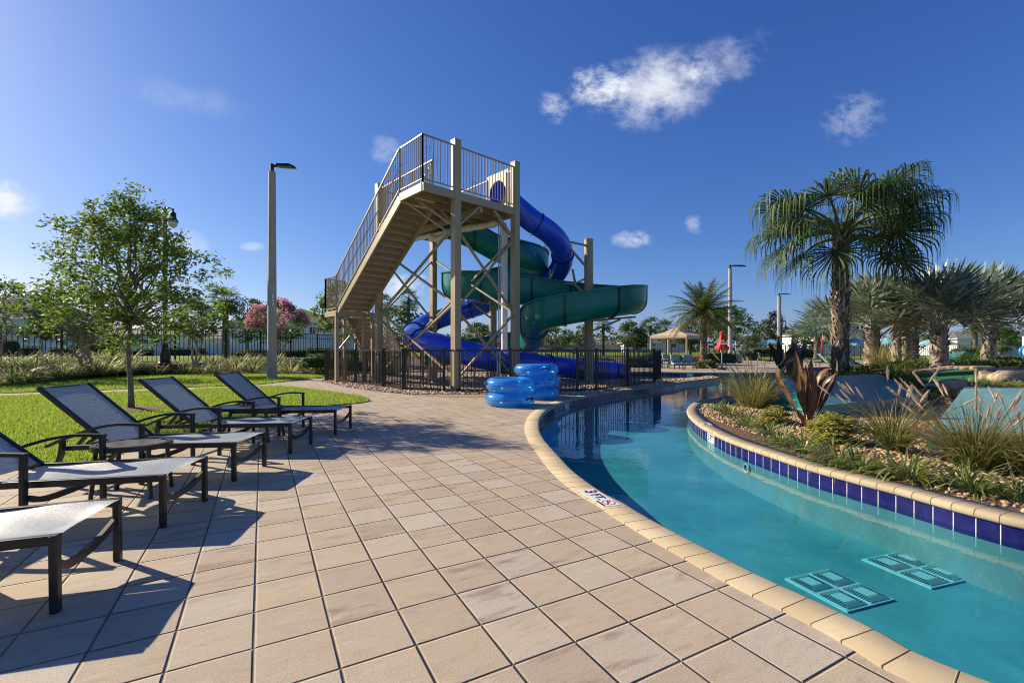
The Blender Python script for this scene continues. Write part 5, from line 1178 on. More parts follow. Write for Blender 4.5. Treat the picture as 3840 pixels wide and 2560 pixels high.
# ================================================================ mini-golf features on the island
M_teal = mat('teal_paint', (.018, .25, .22), .28, var=.12, vs=2, coat=.3, dirt=(.03, .13, .16), ds=1.3, da=.5); M_tealb = mat('sky_tinted_teal', (.08, .255, .285), .33, var=.14, vs=1.2, coat=.25, dirt=(.09, .25, .28), ds=2.2, da=.45)  # second teal is bluer: sky reflection put into the colour of sloped tops
M_teall = mat('pale_teal_paint', (.14, .29, .285), .4, var=.08, vs=1.5, dirt=(.20, .36, .35), ds=1.4, da=.4); M_turf = mat('putting_turf', (.010, .135, .035), .95, var=.15, vs=25, bump=.4, bs=220)
bx = thing('golf_box', 'large low hipped box with blue top and teal sides behind the bronze plant', 'golf feature', (7.5, 10.5, 0))
A, B, C_, D = V3((5.79, 8.7, .25)), V3((9.55, 10.62, .25)), V3((6.2, 11.75, .27)), V3((10.0, 13.3, .3)); E_, F_ = V3((6.42, 10.62, .64)), V3((9.62, 12.1, .66))
dn = lambda p, z: V3((p[0], p[1], z)); ctr_ = (A+B+C_+D)/4; ins = lambda p, k: p+(dn(ctr_, p[2])-p)*k
MB().poly([A, B, F_, E_]).add([B, D, F_], [(0, 1, 2)]).add([D, C_, E_, F_], [(0, 1, 2, 3)]).build('sloped_top', M_tealb, bx)
MB().poly([C_, A, E_]).build('end_slope', M_teal, bx)
m_ = MB()
for p, q in ((A, B), (B, D), (D, C_), (C_, A)):
    m_.poly([dn(p, .08), dn(q, .08), q-V3((0, 0, .0)), p]); m_.poly([dn(ins(p, .02), .085), dn(ins(q, .02), .085), dn(ins(q, .02), -.1), dn(ins(p, .02), -.1)])
m_.build('side_panel', M_teal, bx)
m_ = MB()
for p, q in ((A, B), (A, C_)): m_.bar(dn(p, .245), dn(q, .245), .03, .022); m_.bar(dn(p, .085), dn(q, .085), .05, .03)
m_.bar(E_, F_, .03, .012)
for k in (.25, .5, .75): m_.bar(A+(B-A)*k+V3((0, 0, .003)), E_+(F_-E_)*k+V3((0, 0, .003)), .022, .008)
m_.bar(A, E_, .025, .01); m_.build('edge_trim', M_teall, bx)
MB().tube([(9.0, 10.31, .17), (9.03, 10.29, .15), (9.12, 10.34, .15), (9.14, 10.38, .17)], .008, 6).build('handle', M_galv, bx)
rp = thing('golf_ramp', 'pale teal sloping golf board standing behind the large fountain grass', 'golf feature', (8, 7.5, 0)); q0_, q1_, q2_, q3_ = V3((6.08, 6.72, .12)), V3((8.9, 5.2, .12)), V3((10.9, 6.9, .66)), V3((8.38, 8.55, .62))
dz = V3((0, 0, -.05)); MB().add([q0_, q1_, q2_, q3_, q0_+dz, q1_+dz, q2_+dz, q3_+dz], [(0, 1, 2, 3), (7, 6, 5, 4), (0, 4, 5, 1), (1, 5, 6, 2), (2, 6, 7, 3), (3, 7, 4, 0)]).build('board', M_teall, rp)
m_ = MB().bar(q3_+V3((0, 0, -.06)), (8.38, 8.55, -.1), .1).bar(q2_+V3((0, 0, -.06)), (10.9, 6.9, -.1), .1).bar((6.9, 7.4, .2), (6.9, 7.4, -.1), .08).bar((9.3, 5.9, .2), (9.3, 5.9, -.1), .08); m_.build('leg', M_teal, rp)
m_ = MB()
for k in range(5): m_.bar((5.75+.05*k, 6.45+.07*k, .06), (7.0+.05*k, 5.75+.07*k, .06), .05, .02)
m_.build('edge_slats', mat('grey_slats', (.09, .10, .11), .4), rp)
def drape(name, pxp, dz_, m, label=None, cat=None, step=.25):
    poly = [ip(*p)[:2] for p in pxp]; poly = np.array(poly); lo, hi = poly.min(0), poly.max(0)
    gp = np.array([(x, y) for x in np.arange(lo[0], hi[0], step) for y in np.arange(lo[1], hi[1], step)]); gp = gp[inpoly(gp, poly)]; gp = gp[pdist(gp, np.vstack([poly, poly[:1]])) > step*.4]
    pts = [Vector(p) for p in np.vstack([resample(poly, step, True), gp])]; k = len(resample(poly, step, True)); r = delaunay_2d_cdt(pts, [(i, (i+1) % k) for i in range(k)], [], 1, 1e-5)
    mb = MB(); mb.add([(v.x, v.y, isl_z(v.x, v.y)+dz_) for v in r[0]], [tuple(f) for f in r[2]]); o = mb.build(name, m, None, True); return tag(o, kind='structure')
drape('putting_green', [(3455,1410), (3480,1402), (3586,1391), (3663,1390), (3766,1398), (3850,1405), (3950,1415), (3950,1450), (3840,1446), (3600,1444), (3452,1440)], .045, M_turf)
drape('golf_path', [(3450,1443), (3560,1444), (3580,1457), (3450,1458)], .05, mat('pale_concrete', (.42, .40, .35), .9, var=.08))
drape('putting_green', [(3448,1459), (3590,1458), (3570,1474), (3450,1476)], .05, M_turf)
drape('putting_green', [(3470,1650), (3560,1640), (3600,1690), (3480,1690)], .03, M_turf)
M_bould = mat('sandstone', (.42, .31, .21), .85, var=.22, vs=5, bump=.9, bs=9, dirt=(.30, .22, .16), ds=4, da=.6, bd=.05)
def boulder(label, c, size, rz=0, group=None, seed=0):
    o_ = bpy.data.meshes.new('boulder'); bm = bmesh.new(); bmesh.ops.create_icosphere(bm, subdivisions=3, radius=1); rs = np.random.default_rng(seed); F1 = rs.normal(size=(5, 3)); ph = rs.uniform(0, 6, 5)
    for v in bm.verts:
        p = np.array(v.co); k = 1+.11*sum(math.sin(2.1*(F1[i]@p)+ph[i]) for i in range(5))/1.5; p = np.sign(p)*np.abs(p)**.75*k; v.co = (p[0]*size[0]/2, p[1]*size[1]/2, p[2]*size[2]/2)
    bm.to_mesh(o_); bm.free(); o = link('boulder', o_, M_bould, None, True); o.location = (c[0], c[1], c[2]+size[2]*.28); o.rotation_euler = (0, 0, rz); return tag(o, label, 'boulder', group)
GE = 'flat sandstone edging stones round the putting green'
edges = [(3470,1404), (3502,1397), (3540,1392), (3575,1388), (3612,1387), (3652,1387), (3692,1389), (3735,1393), (3785,1397), (3832,1402)]
for k, (px, py) in enumerate(edges): boulder('flat sandstone edging stone in the row behind the putting green', ip(px, py), (.62, .3, .15), RNG.normal(-.1, .2), GE, k)
boulder('rounded sandstone boulder at the corner of the lower green terrace', ip(3567, 1462), (.70, .45, .34), .2, None, 21); boulder('small sandstone boulder among the flax lilies by the green', ip(3712, 1424), (.55, .4, .28), .1, None, 22); boulder('largest sandstone boulder at the right by the putting green', ip(3792, 1431), (.80, .5, .36), -.1, None, 23)
hut = thing('golf_hut', 'little teal hut with sloped blue roof beside the thick silver palm trunk', 'golf feature', at(3580, 1372, 20)); c = V3(at(3580, 1370, 20))
MB().box(c+V3((0, 0, .2)), (.9, 1.2, .44)).build('wall', M_teal, hut); MB().add([c+V3(p) for p in ((-.5, -.7, .36), (.75, -.7, .30), (.75, .7, .30), (-.5, .7, .36), (-.2, -.7, .62), (-.2, .7, .62))], [(0, 4, 5, 3), (4, 1, 2, 5), (0, 1, 4), (3, 5, 2), (0, 3, 2, 1)]).build('roof', M_tealb, hut); MB().box(c+V3((.1, -.605, .12)), (.16, .01, .24)).build('door', M_blk, hut)

_pts_g = np.array([ip(*p)[:2] for p in [(3448,1476), (3455,1404), (3586,1386), (3663,1385), (3766,1392), (3850,1400), (3950,1408), (3950,1452), (3600,1478)]]); _bxp = np.array([(5.7,8.6),(9.7,10.5),(10.2,13.4),(6.0,12)])
cover('ground_cover', 130000, lambda P: (isl_d_v(P) > .35) & ((.6*P[:, 0]+.55*P[:, 1]) > 13.0) & ~inpoly(P, _pts_g) & ~inpoly(P, _bxp) & ~((P[:, 1] < 14.3) & (P[:, 0]/P[:, 1] > .86)) & (P[:, 1] > 7), M_cover, .10)
# ================================================================ lamps
M_conc = mat('pole_concrete', (.34, .335, .31), .85, var=.1, vs=3, bump=.3, bs=40, dirt=(.22, .215, .20), ds=1.2, da=.5)
M_concd = mat('shaded_concrete', (.085, .083, .075), .85, var=.15, vs=2, bump=.3, bs=40, dirt=(.22, .215, .195), ds=.7, da=.4)  # second concrete darkened to hold the near pole's shaded side; assigned to no part
def pole_light(label, x, y, h, w0, w1, head_len, z0=0, ang=0):
    o = thing('light_pole', label, 'light pole', (x, y, z0)); m_ = MB(); n = 8; vs = []
    for z, w in ((0, w0), (h, w1)):
        for k in range(n): a = math.pi/8+k*math.pi/4; rr = w/2/math.cos(math.pi/8); vs.append((x+rr*math.cos(a), y+rr*math.sin(a), z0+z))
    m_.add(vs, [(k, (k+1) % n, n+(k+1) % n, n+k) for k in range(n)]+[tuple(range(n, 2*n))]); m_.build('pole', M_conc, o)
    MB().lathe([(w1*.30, h), (w1*.30, h+.33), (w1*.2, h+.36)], (x, y, z0), 12).build('tenon', M_blk, o); c, s_ = math.cos(ang), math.sin(ang); L = lambda a, b, z: (x+a*c-b*s_, y+a*s_+b*c, z0+h+z)
    MB().bar(L(0, 0, .25), L(.3, 0, .28), .09, .09).build('arm', M_blk, o)
    e = head_len; m_ = MB(); V = [L(.24, -.17, .24), L(.24, .17, .24), L(.24+e, .15, .20), L(.24+e, -.15, .20), L(.24, -.15, .33), L(.24, .15, .33), L(.24+e*.7, .15, .34), L(.24+e*.7, -.15, .34), L(.24+e, .13, .24), L(.24+e, -.13, .24)]
    m_.add(V, [(0, 3, 2, 1), (4, 5, 6, 7), (7, 6, 8, 9), (0, 1, 5, 4), (1, 2, 8, 6, 5), (0, 4, 7, 9, 3), (3, 9, 8, 2)]); m_.build('lamp_head', M_blk, o)
    m_ = MB()
    for i in range(4):
        for j in range(3): p = L(.36+i*e*.19, -.1+.1*j, .218-.008*i); m_.box(p, (e*.12, .07, .012))
    m_.build('led_panel', mat('led_cover', (.35, .34, .28), .3), o); return o
pl = pole_light('tall concrete light pole with flat black head on the lawn strip left of the tower', *g(1020, 1420), 9.25, .385, .275, .78, ang=.05)
m_ = MB(); bx_, by_ = g(1020, 1420); m_.box((bx_+.14, by_-.19, 3.5), (.07, .02, .5)); m_.build('number_plate', M_white, pl); MB().box((bx_+.14, by_-.203, 3.56), (.035, .006, .06)).box((bx_+.14, by_-.203, 3.4), (.035, .006, .06)).build('plate_mark', M_ink, pl)
pole_light('pale concrete light pole behind the red parasol, flat black head', xp(2738, 45), 45, 9.2, .40, .30, 1.35, ang=.05); pole_light('farthest pale light pole above the teal parasol', xp(2922, 67), 67, 9.1, .62, .42, 1.4, ang=.05)
x, y, z = at(619, 1372, 24); z = RISE*.9; lamp = thing('street_lamp', 'tall black ornate street lamp with hanging lanterns behind the oak crown', 'street lamp', (x, y, z)); hh = lambda py: EYE-(py-HOR)/FOC*24-z
MB().lathe([(.30, 0), (.30, .12), (.24, .18), (.22, .35), (.24, .5), (.15, .9), (.105, 1.3), (.10, 1.35), (.10, hh(830)-.5), (.075, hh(830)), (.13, hh(828)), (.13, hh(822)), (.075, hh(818)), (.11, hh(806)), (.13, hh(796)), (.07, hh(790)), (.05, hh(782)), (.015, hh(772))], (x, y, z), 16).build('pole', M_blk, lamp, 40)
for sg in (-1, 1):
    dx = sg*.33; dy = sg*.12
    m_ = MB().tube(catmull([(x, y, z+hh(806)), (x+dx*.25, y+dy*.25, z+hh(782)), (x+dx*.7, y+dy*.7, z+hh(779)), (x+dx, y+dy, z+hh(790))], 5), .028, 6); m_.build('arm', M_blk, lamp, True)
    MB().lathe([(.03, hh(779)), (.05, hh(786)), (.03, hh(790)), (.14, hh(797)), (.15, hh(800)), (.12, hh(803)), (.17, hh(820)), (.24, hh(826)), (.24, hh(829))], (x+dx, y+dy, z), 14).build('lantern_cap', M_blk, lamp, 40)
    MB().lathe([(.20, hh(829)), (.21, hh(836)), (.15, hh(848)), (.03, hh(853))], (x+dx, y+dy, z), 14).build('globe', mat('frosted_glass', (.62, .66, .68), .2, coat=.5), lamp, True)
x, y = xp(2929, 60), 60; gl_ = thing('street_lamp', 'black gooseneck lamp with bell shade beside the farthest pale pole', 'street lamp', (x, y, 0)); zz = lambda py: EYE-(py-HOR)/FOC*60
MB().tube([(x, y, 0), (x, y, zz(1215))], .11, 8).build('pole', M_blk, gl_); MB().tube(catmull([(x, y, zz(1216)), (x+.15, y, zz(1206)), (x+.55, y, zz(1203)), (x+.6, y, zz(1214)), (x+.6, y, zz(1220))], 6), .05, 6).build('arm', M_blk, gl_, True); MB().lathe([(.08, zz(1220)), (.14, zz(1224)), (.2, zz(1228)), (.22, zz(1229)), (.45, zz(1232)), (.46, zz(1233))], (x+.6, y, 0), 14).build('shade', M_blk, gl_, 40)
# ================================================================ poolside furniture
M_canv = mat('tan_canvas', (.50, .40, .28), .85, var=.05, dirt=(.40, .31, .22), ds=.8, da=.3); M_cush = mat('sage_cushion', (.23, .36, .34), .9, var=.05, bump=.2, bs=90); M_aqua = mat('aqua_canvas', (.20, .42, .45), .8, var=.08); M_redc = mat('red_canvas', (.55, .025, .018), .75, var=.12, vs=5)
def canopy(label, px, py_eave, py_peak, Y, half, rot, z_floor=0):
    x = xp(px, Y); o = thing('canopy', label, 'canopy', (x, Y, z_floor)); ze = EYE-(py_eave-HOR)/FOC*Y; zp_ = EYE-(py_peak-HOR)/FOC*Y; K = [(math.cos(rot+k*math.pi/2)*half*1.414+x, math.sin(rot+k*math.pi/2)*half*1.414+Y) for k in range(4)]
    lerp = lambda k, s_, z: (x+(K[k][0]-x)*s_, Y+(K[k][1]-Y)*s_, z); m_ = MB(); zm = ze+.22
    for k in range(4):
        j = (k+1) % 4; m_.poly([lerp(k, 1, ze), lerp(j, 1, ze), lerp(j, 1, zm), lerp(k, 1, zm)]); m_.add([lerp(k, 1, zm), lerp(j, 1, zm), lerp(j, .36, zp_-.38), lerp(k, .36, zp_-.38)], [(0, 1, 2, 3)])
        m_.add([lerp(k, .42, zp_-.34), lerp(j, .42, zp_-.34), (x, Y, zp_)], [(0, 1, 2)]); m_.add([lerp(k, .42, zp_-.42), lerp(j, .42, zp_-.42), lerp(j, .42, zp_-.34), lerp(k, .42, zp_-.34)], [(0, 1, 2, 3)])
    m_.build('roof_cloth', M_canv, o)
    for k in range(4): MB().bar(lerp(k, .97, z_floor), lerp(k, .97, ze+.1), .10).build('post', M_canv, o)
    m_ = MB()
    for k in range(4): m_.bar(lerp(k, .97, ze), lerp((k+1) % 4, .97, ze), .06); m_.bar(lerp(k, .97, ze+.15), (x, Y, zp_-.1), .05)
    m_.build('roof_frame', M_canv, o); return o
canopy('larger tan canopy with peaked double roof behind the teal loveseat', 2538, 1268, 1227, 41, 1.68, -math.pi/2); canopy('smaller far tan canopy with peaked roof behind the red parasol', 2732, 1274, 1242, 58, 1.42, -math.pi/4-.1)
def parasol_open(label, px, py, Y, rad, ry, group='open aqua parasols on the far deck'):
    x = xp(px, Y); zt = EYE-(py-HOR)/FOC*Y; o = thing('parasol', label, 'parasol', (x, Y, 0), group=group); n = 8; m_ = MB(); top = (x, Y, zt); vs = [top]
    for s_, z in ((.55, -.30), (1, -.62), (1.0, -.72)):
        for k in range(n): a = 2*math.pi*k/n+.2; vs.append((x+rad*s_*math.cos(a), Y+rad*s_*math.sin(a), zt+z*ry))
    fs = [(0, 1+k, 1+(k+1) % n) for k in range(n)]+[(1+r_*n+k, 1+(r_+1)*n+k, 1+(r_+1)*n+(k+1) % n, 1+r_*n+(k+1) % n) for r_ in range(2) for k in range(n)]
    m_.add(vs, fs).build('canvas', M_aqua, o); MB().tube([(x, Y, 0), (x, Y, zt+.05)], .03, 6).build('pole', M_blk, o); MB().lathe([(.35, 0), (.35, .06), (.05, .1)], (x, Y, 0), 14).build('base', M_blk, o); return o
parasol_open('open aqua parasol over a table beside the farthest light pole', 2888, 1268, 52, 1.4, 1); parasol_open('open aqua parasol just right of the ribbon palm trunk', 3205, 1266, 45, 1.35, 1.1); parasol_open('open aqua parasol behind the cluster of slim silver palms', 3325, 1265, 50, 1.4, 1); parasol_open('open aqua parasol behind the thick silver palm trunk', 3510, 1266, 46, 1.7, 1)
x, y = g(2707, 1386); rp_ = thing('lifeguard_parasol', 'closed red parasol lettered LIFEGUARD at the pool edge', 'parasol', (x, y, 0)); zt = lambda py: EYE-(py-HOR)/FOC*y
m_ = MB(); n = 32; vs = []; prof = [(.06, 1243), (.13, 1246), (.14, 1251), (.09, 1256), (.11, 1259), (.20, 1275), (.28, 1290), (.33, 1297), (.40, 1301), (.42, 1308), (.36, 1312)]
for r_, py in prof:
    for k in range(n): a = 2*math.pi*k/n; q = r_*(1+.10*math.sin(8*a+.5*r_*9)); vs.append((x+q*math.cos(a), y+q*math.sin(a), zt(py)+.03*math.sin(5*a)*(r_ > .35)))
m_.add(vs, [(i*n+k, i*n+(k+1) % n, (i+1)*n+(k+1) % n, (i+1)*n+k) for i in range(len(prof)-1) for k in range(n)]+[tuple(range(n))]).build('canvas', M_redc, rp_, True)
MB().tube([(x, y, .05), (x, y, zt(1241))], .028, 8).build('pole', M_galv, rp_); MB().lathe([(.29, 0), (.29, .10), (.24, .13), (.05, .14), (.05, .42)], (x, y, 0), 20).build('base', M_blk, rp_)
fr_ = nrm(V3((-x, -y, 0))); rt = V3((-fr_[1], fr_[0], 0)); tl_ = nrm(V3((0, 0, 1))-fr_*.33); 
for s_, py, off in (('LIFE', 1279, .275), ('GUARD', 1288.5, .325)): pz = V3((x, y, zt(py)))+fr_*off-V3(wloc(rp_)); text('lettering', s_, .165, M_white, rp_, frame(tuple(pz), tuple(rt), tuple(tl_)), .004)
def armchair(label, px, py, Y, rz, cushions=1, group=None, sc=1.0):
    o = thing('patio_chair', label, 'patio chair', (xp(px, Y), Y, 0), rz, group); w = .62*cushions*sc
    for sx in (-1, 1):
        m_ = MB(); xx = sx*w/2
        for yy in (-.32, .30): m_.bar((xx, yy, 0), (xx, yy*.96, .62), .04)
        m_.tube([(xx, -.34, .60), (xx, -.1, .645), (xx, .3, .62)], .024, 6); m_.build('arm_frame', M_bronze, o, world=False)
    m_ = MB().bar((-w/2, -.3, .28), (w/2, -.3, .28), .04).bar((-w/2, .3, .28), (w/2, .3, .28), .04).bar((-w/2, .36, .85), (w/2, .36, .85), .04); m_.bar((-w/2, .3, .3), (-w/2, .37, .87), .04).bar((w/2, .3, .3), (w/2, .37, .87), .04); m_.build('seat_frame', M_bronze, o, world=False)
    for k in range(cushions):
        cx = (k-(cushions-1)/2)*.60*sc; MB().box((cx, -.02, .375), (.56*sc, .60, .15)).build('seat_cushion', M_cush, o, world=False, bevel=.04); m_ = MB().obox((cx, .25, .70), (.28*sc, 0, 0), (0, .075, -.02), (0, .07, .27)); m_.build('back_cushion', M_cush, o, world=False, bevel=.05)
    return o
armchair('left sage-cushioned patio chair of the pair at the pool edge', 2538, 1384, 30.8, .12, 1, sc=1.1); armchair('right sage-cushioned patio chair of the pair at the pool edge', 2584, 1384, 30.8, -.05, 1, sc=1.15); armchair('sage-cushioned patio chair behind the left of the pair', 2505, 1378, 33.5, .5, 1); armchair('sage-cushioned patio chair seen through the slide fence bars', 2437, 1376, 34, .2, 1)
x = xp(2489, 32.5); o = thing('patio_table', 'small round dark table beside the patio chairs', 'table', (x, 32.5, 0)); MB().lathe([(.3, .50), (.3, .53), (.05, .535)], (x, 32.5, 0), 20).build('top', M_bronze, o); m_ = MB()
for a in (0, 1.57, 3.14, 4.71): m_.bar((x+.2*math.cos(a), 32.5+.2*math.sin(a), .5), (x+.25*math.cos(a), 32.5+.25*math.sin(a), 0), .03)
m_.build('leg', M_bronze, o)
x, y = xp(2607, 36), 36; o = thing('patio_table', 'red-edged round table under the dark parasol pole beside the date palm', 'table', (x, y, 0)); MB().lathe([(.75, .72), (.75, .76), (.1, .77)], (x, y, 0), 24).build('top', M_redc, o); MB().tube([(x, y, 0), (x, y, .74)], .05, 8).build('pedestal', M_blk, o)
x, y = xp(2889, 52), 52; o = thing('patio_table', 'dark dining table under the aqua parasol by the far pole', 'table', (x, y, 0)); MB().lathe([(.6, .70), (.6, .74), (.1, .745)], (x, y, 0), 20).build('top', M_bronze, o); MB().tube([(x, y, 0), (x, y, .7)], .05, 8).build('pedestal', M_blk, o)
for lab, dx, dy, rz in (('dark sling chair at the left of the dining table under the aqua parasol', -1.15, -.1, 1.7), ('dark sling chair in front of the dining table under the aqua parasol', -.1, -1.0, 3.0), ('dark sling chair at the right of the dining table under the aqua parasol', 1.1, 0, -1.6)):
    o = thing('dining_chair', lab, 'chair', (x+dx, y+dy, 0), rz); m_ = MB()
    for sx in (-.25, .25): m_.bar((sx, -.25, 0), (sx, -.25, .62), .035).bar((sx, .25, 0), (sx, .33, .95), .035).bar((sx, -.25, .62), (sx, .28, .62), .035)
    m_.build('frame', M_bronze, o, world=False); MB().box((0, 0, .42), (.5, .5, .02)).build('seat', M_sling, o, world=False); MB().obox((0, .29, .70), (.25, 0, 0), (0, .012, 0), (0, .03, .24)).build('back', M_sling, o, world=False)
x, y = xp(2766, 45), 45; o = thing('rubbish_bin', 'slatted grey rubbish bin with open hood left of the deck path', 'bin', (x, y, 0)); MB().box((x, y, .46), (.66, .6, .86)).build('body', mat('grey_bin', (.10, .105, .10), .5), o, bevel=.03); m_ = MB()
for k in range(-4, 5): m_.box((x+k*.068, y-.305, .45), (.03, .02, .74))
m_.build('slats', M_galv, o); m_ = MB().box((x, y, 1.16), (.68, .62, .05))
for sx in (-1, 1): m_.box((x+sx*.29, y, 1.02), (.06, .56, .26))
m_.build('hood', mat('bin_hood', (.20, .20, .19), .5), o)
def chaise(label, px, py, Y, rz, m=M_aqua, z=0):
    o = thing('pool_chaise', label, 'sun lounger', (xp(px, Y), Y, z), rz, 'loungers on the far deck'); m_ = MB().bar((-.9, -.28, .3), (.7, -.28, .3), .05).bar((-.9, .28, .3), (.7, .28, .3), .05)
    for a in (-.8, .6):
        for b in (-.28, .28): m_.bar((a, b, 0), (a, b, .3), .045)
    for b in (-.28, .28): m_.bar((-.1, b, .3), (-.72, b, .95), .04)
    m_.build('frame', M_bronze, o, world=False); MB().box((.3, 0, .325), (.85, .54, .02)).build('seat', m, o, world=False); MB().obox((-.41, 0, .64), (.31, 0, -.325), (0, .27, 0), (.008, 0, .008)).build('backrest', m, o, world=False); return o
M_cream = mat('cream_sling', (.50, .52, .48), .7, var=.04)
for lab, px, Y, rz, m in (('aqua lounger on the far deck just right of the ribbon palm trunk', 3213, 31, -.15, M_aqua), ('aqua lounger on the far deck right of the peeling silver palm trunk', 3328, 33, -.2, M_aqua), ('aqua lounger half hidden left of the ribbon palm trunk', 3108, 36, -.1, M_aqua), ('pale lounger with raised back right of the thick silver palm trunk', 3580, 38, -1.2, M_cream), ('second pale lounger right of the thick silver palm trunk', 3612, 38.5, -1.2, M_cream), ('pale lounger left of the leaning silver palm trunk', 3660, 38.5, -1.2, M_cream), ('pale lounger far right, beyond the leaning silver palm', 3785, 38, -1.0, M_cream)): chaise(lab, px, 1350, Y, rz, m)
x, y = xp(3084, 50), 50; o = thing('splash_feature', 'red splash post with a hanging yellow tipping bucket', 'splash feature', (x, y, 0)); zz = lambda py: EYE-(py-HOR)/FOC*50
MB().tube([(x, y, 0), (x, y, zz(1274))], .11, 10).build('post', M_redc, o); MB().tube(catmull([(x, y, zz(1274)), (x+.05, y, zz(1252)), (x+.35, y, zz(1246)), (x+.38, y, zz(1256))], 5), .05, 8).build('arm', M_white, o); MB().lathe([(.16, zz(1274)), (.2, zz(1272)), (.34, zz(1257)), (.36, zz(1257))], (x+.38, y, 0), 18).build('bucket', mat('yellow_plastic', (.62, .50, .16), .4), o, 40)
x, y = xp(3846, 24), 24; o = thing('ring_post', 'white post holding a blue and white rescue ring at the right edge', 'rescue ring', (x, y, 0)); zz = lambda py: EYE-(py-HOR)/FOC*24
MB().bar((x, y+.08, 0), (x, y+.08, 2.0), .09).build('post', M_white, o); n = 28; m_ = MB().tube([(x+.27*math.cos(a), y, zz(1318)+.27*math.sin(a)) for a in np.linspace(0, 2*math.pi, n)], .075, 10, False); m_.build('rescue_ring', M_vin, o, True)
# hand rails at the pool steps
x, y = xp(2945, 26.9), 26.9; o = thing('pool_handrail', 'shiny bent steel handrail at the far pool steps', 'handrail', (x, y, 0)); zz = lambda py: EYE-(py-HOR)/FOC*27
MB().tube(catmull([(x-.25, y, 0), (x-.25, y, .75), (x-.15, y, .92), (x+.5, y-.1, .92), (x+1.0, y-.4, .6), (x+1.1, y-.5, -.3)], 6), .024, 8).build('rail', mat('steel', (.6, .6, .6), .2, metal=1), o, True)
# ================================================================ buildings
M_wall = mat('white_stucco', (.62, .63, .63), .85, var=.04); M_cream2 = mat('cream_stucco', (.58, .55, .48), .85, var=.04); M_roof = mat('grey_roof_tile', (.16, .155, .155), .85, var=.2, vs=3, bump=.6, bs=6); M_roof2 = mat('dark_roof_tile', (.055, .05, .05), .85, var=.2, vs=3, bump=.6, bs=6); M_vfen = mat('white_vinyl', (.64, .66, .70), .5, var=.03)
def glass():
    m = bpy.data.materials.new('window_glass'); T = NT(nodes(m)); out = T.n('ShaderNodeOutputMaterial'); T.l(pbsdf(T, (.02, .025, .03), .08, 0, .6).outputs[0], out.inputs[0]); return m
M_glass = glass()
def house(label, px0, px1, ye, yr, Y, depth, wm, rm, wins=(), z0=RISE, ridge=.25):
    x0, x1 = xp(px0, Y), xp(px1, Y); ze, zr = EYE-(ye-HOR)/FOC*Y, EYE-(yr-HOR)/FOC*Y; o = thing('house', label, 'house', ((x0+x1)/2, Y+depth/2, z0)); ov = .5
    MB().box(((x0+x1)/2, Y+depth/2, (z0+ze)/2-.2), (x1-x0, depth, ze-z0+.4)).build('wall', wm, o); a, b, c, d = x0-ov, x1+ov, Y-ov, Y+depth+ov; rx = (x1-x0)*ridge; ym = Y+depth/2
    V = [(a, c, ze), (b, c, ze), (b, d, ze), (a, d, ze), (a+rx, ym, zr), (b-rx, ym, zr)]; MB().add(V, [(0, 1, 5, 4), (1, 2, 5), (2, 3, 4, 5), (3, 0, 4)]).build('roof', rm, o)
    m_ = MB()
    for p, q in ((0, 1), (1, 2), (3, 0)): m_.bar(V3(V[p])-V3((0, 0, .12)), V3(V[q])-V3((0, 0, .12)), .1, .25)
    m_.poly([(a, c, ze-.02), (b, c, ze-.02), (b, d, ze-.02), (a, d, ze-.02)]); m_.build('eaves', wm, o)
    for wx0, wx1, wy0, wy1 in wins:
        q0, q1 = xp(wx0, Y), xp(wx1, Y); z1, z2 = EYE-(wy1-HOR)/FOC*Y, EYE-(wy0-HOR)/FOC*Y; f = MB(); cx, cz, w, h = (q0+q1)/2, (z1+z2)/2, q1-q0, z2-z1
        for dx, dz_, sw, sh in ((0, h/2, w+.2, .1), (0, -h/2, w+.2, .1), (-w/2, 0, .1, h), (w/2, 0, .1, h), (0, 0, .06, h)): f.box((cx+dx, Y-.03, cz+dz_), (sw, .1, sh))
        fo = f.build('window', M_white, o); fo2 = MB().box((cx, Y-.012, cz), (w, .03, h)); pn = fo2.build('pane', M_glass, None); pn.parent = fo; pn.location = -Vector(wloc(fo))
    return o
house('white house with grey hipped roof behind the oak crown at the far left', -320, 205, 1195, 1095, 92, 12, M_wall, M_roof, ((88,102,1268,1284),), ridge=.3); house('low white house with grey roof between the oak trunk and the ornate lamp', 330, 700, 1254, 1222, 98, 9, M_wall, M_roof, ((398,432,1272,1286), (520,555,1270,1286), (578,600,1270,1286)), ridge=.42)
house('white house with tall dark hipped roof behind the concrete pole and pink tree', 860, 1222, 1206, 1144, 78, 14, M_wall, M_roof2, ((898,924,1277,1290), (980,1007,1280,1291), (1076,1100,1279,1296), (1160,1185,1225,1252)), ridge=.47); house('low house with grey roof left of the fan palm trunk', 705, 895, 1267, 1245, 90, 9, M_cream2, M_roof, ((746,760,1277,1289), (853,872,1277,1290)), ridge=.3)
house('white two-storey house with grey tiled roof behind the ribbon palm trunk', 3070, 3300, 1250, 1219, 100, 14, M_wall, M_roof, ((3100,3118,1262,1278), (3270,3288,1262,1278), (3120,3160,1285,1310)), 0, .3); house('white house with grey tiled roof at the far right behind the leaning silver palm', 3590, 3960, 1268, 1238, 105, 14, M_wall, M_roof, ((3640,3658,1280,1296), (3790,3806,1276,1296)), 0, .28); house('low pale building behind the round column and the tower fence', 1960, 2330, 1290, 1272, 130, 10, M_cream2, M_roof, ((2040,2060,1296,1304), (2200,2230,1296,1304)), RISE, .2); house('pale building seen through the fence beside the first tan canopy', 2340, 2570, 1284, 1262, 125, 10, M_wall, M_roof, ((2400,2424,1292,1304), (2515,2535,1288,1303)), RISE, .2)
vf = thing('vinyl_fence', 'long plain white vinyl fence in front of the far left houses', 'fence', (xp(500, 58), 58, RISE)); zt_ = EYE+25/FOC*58
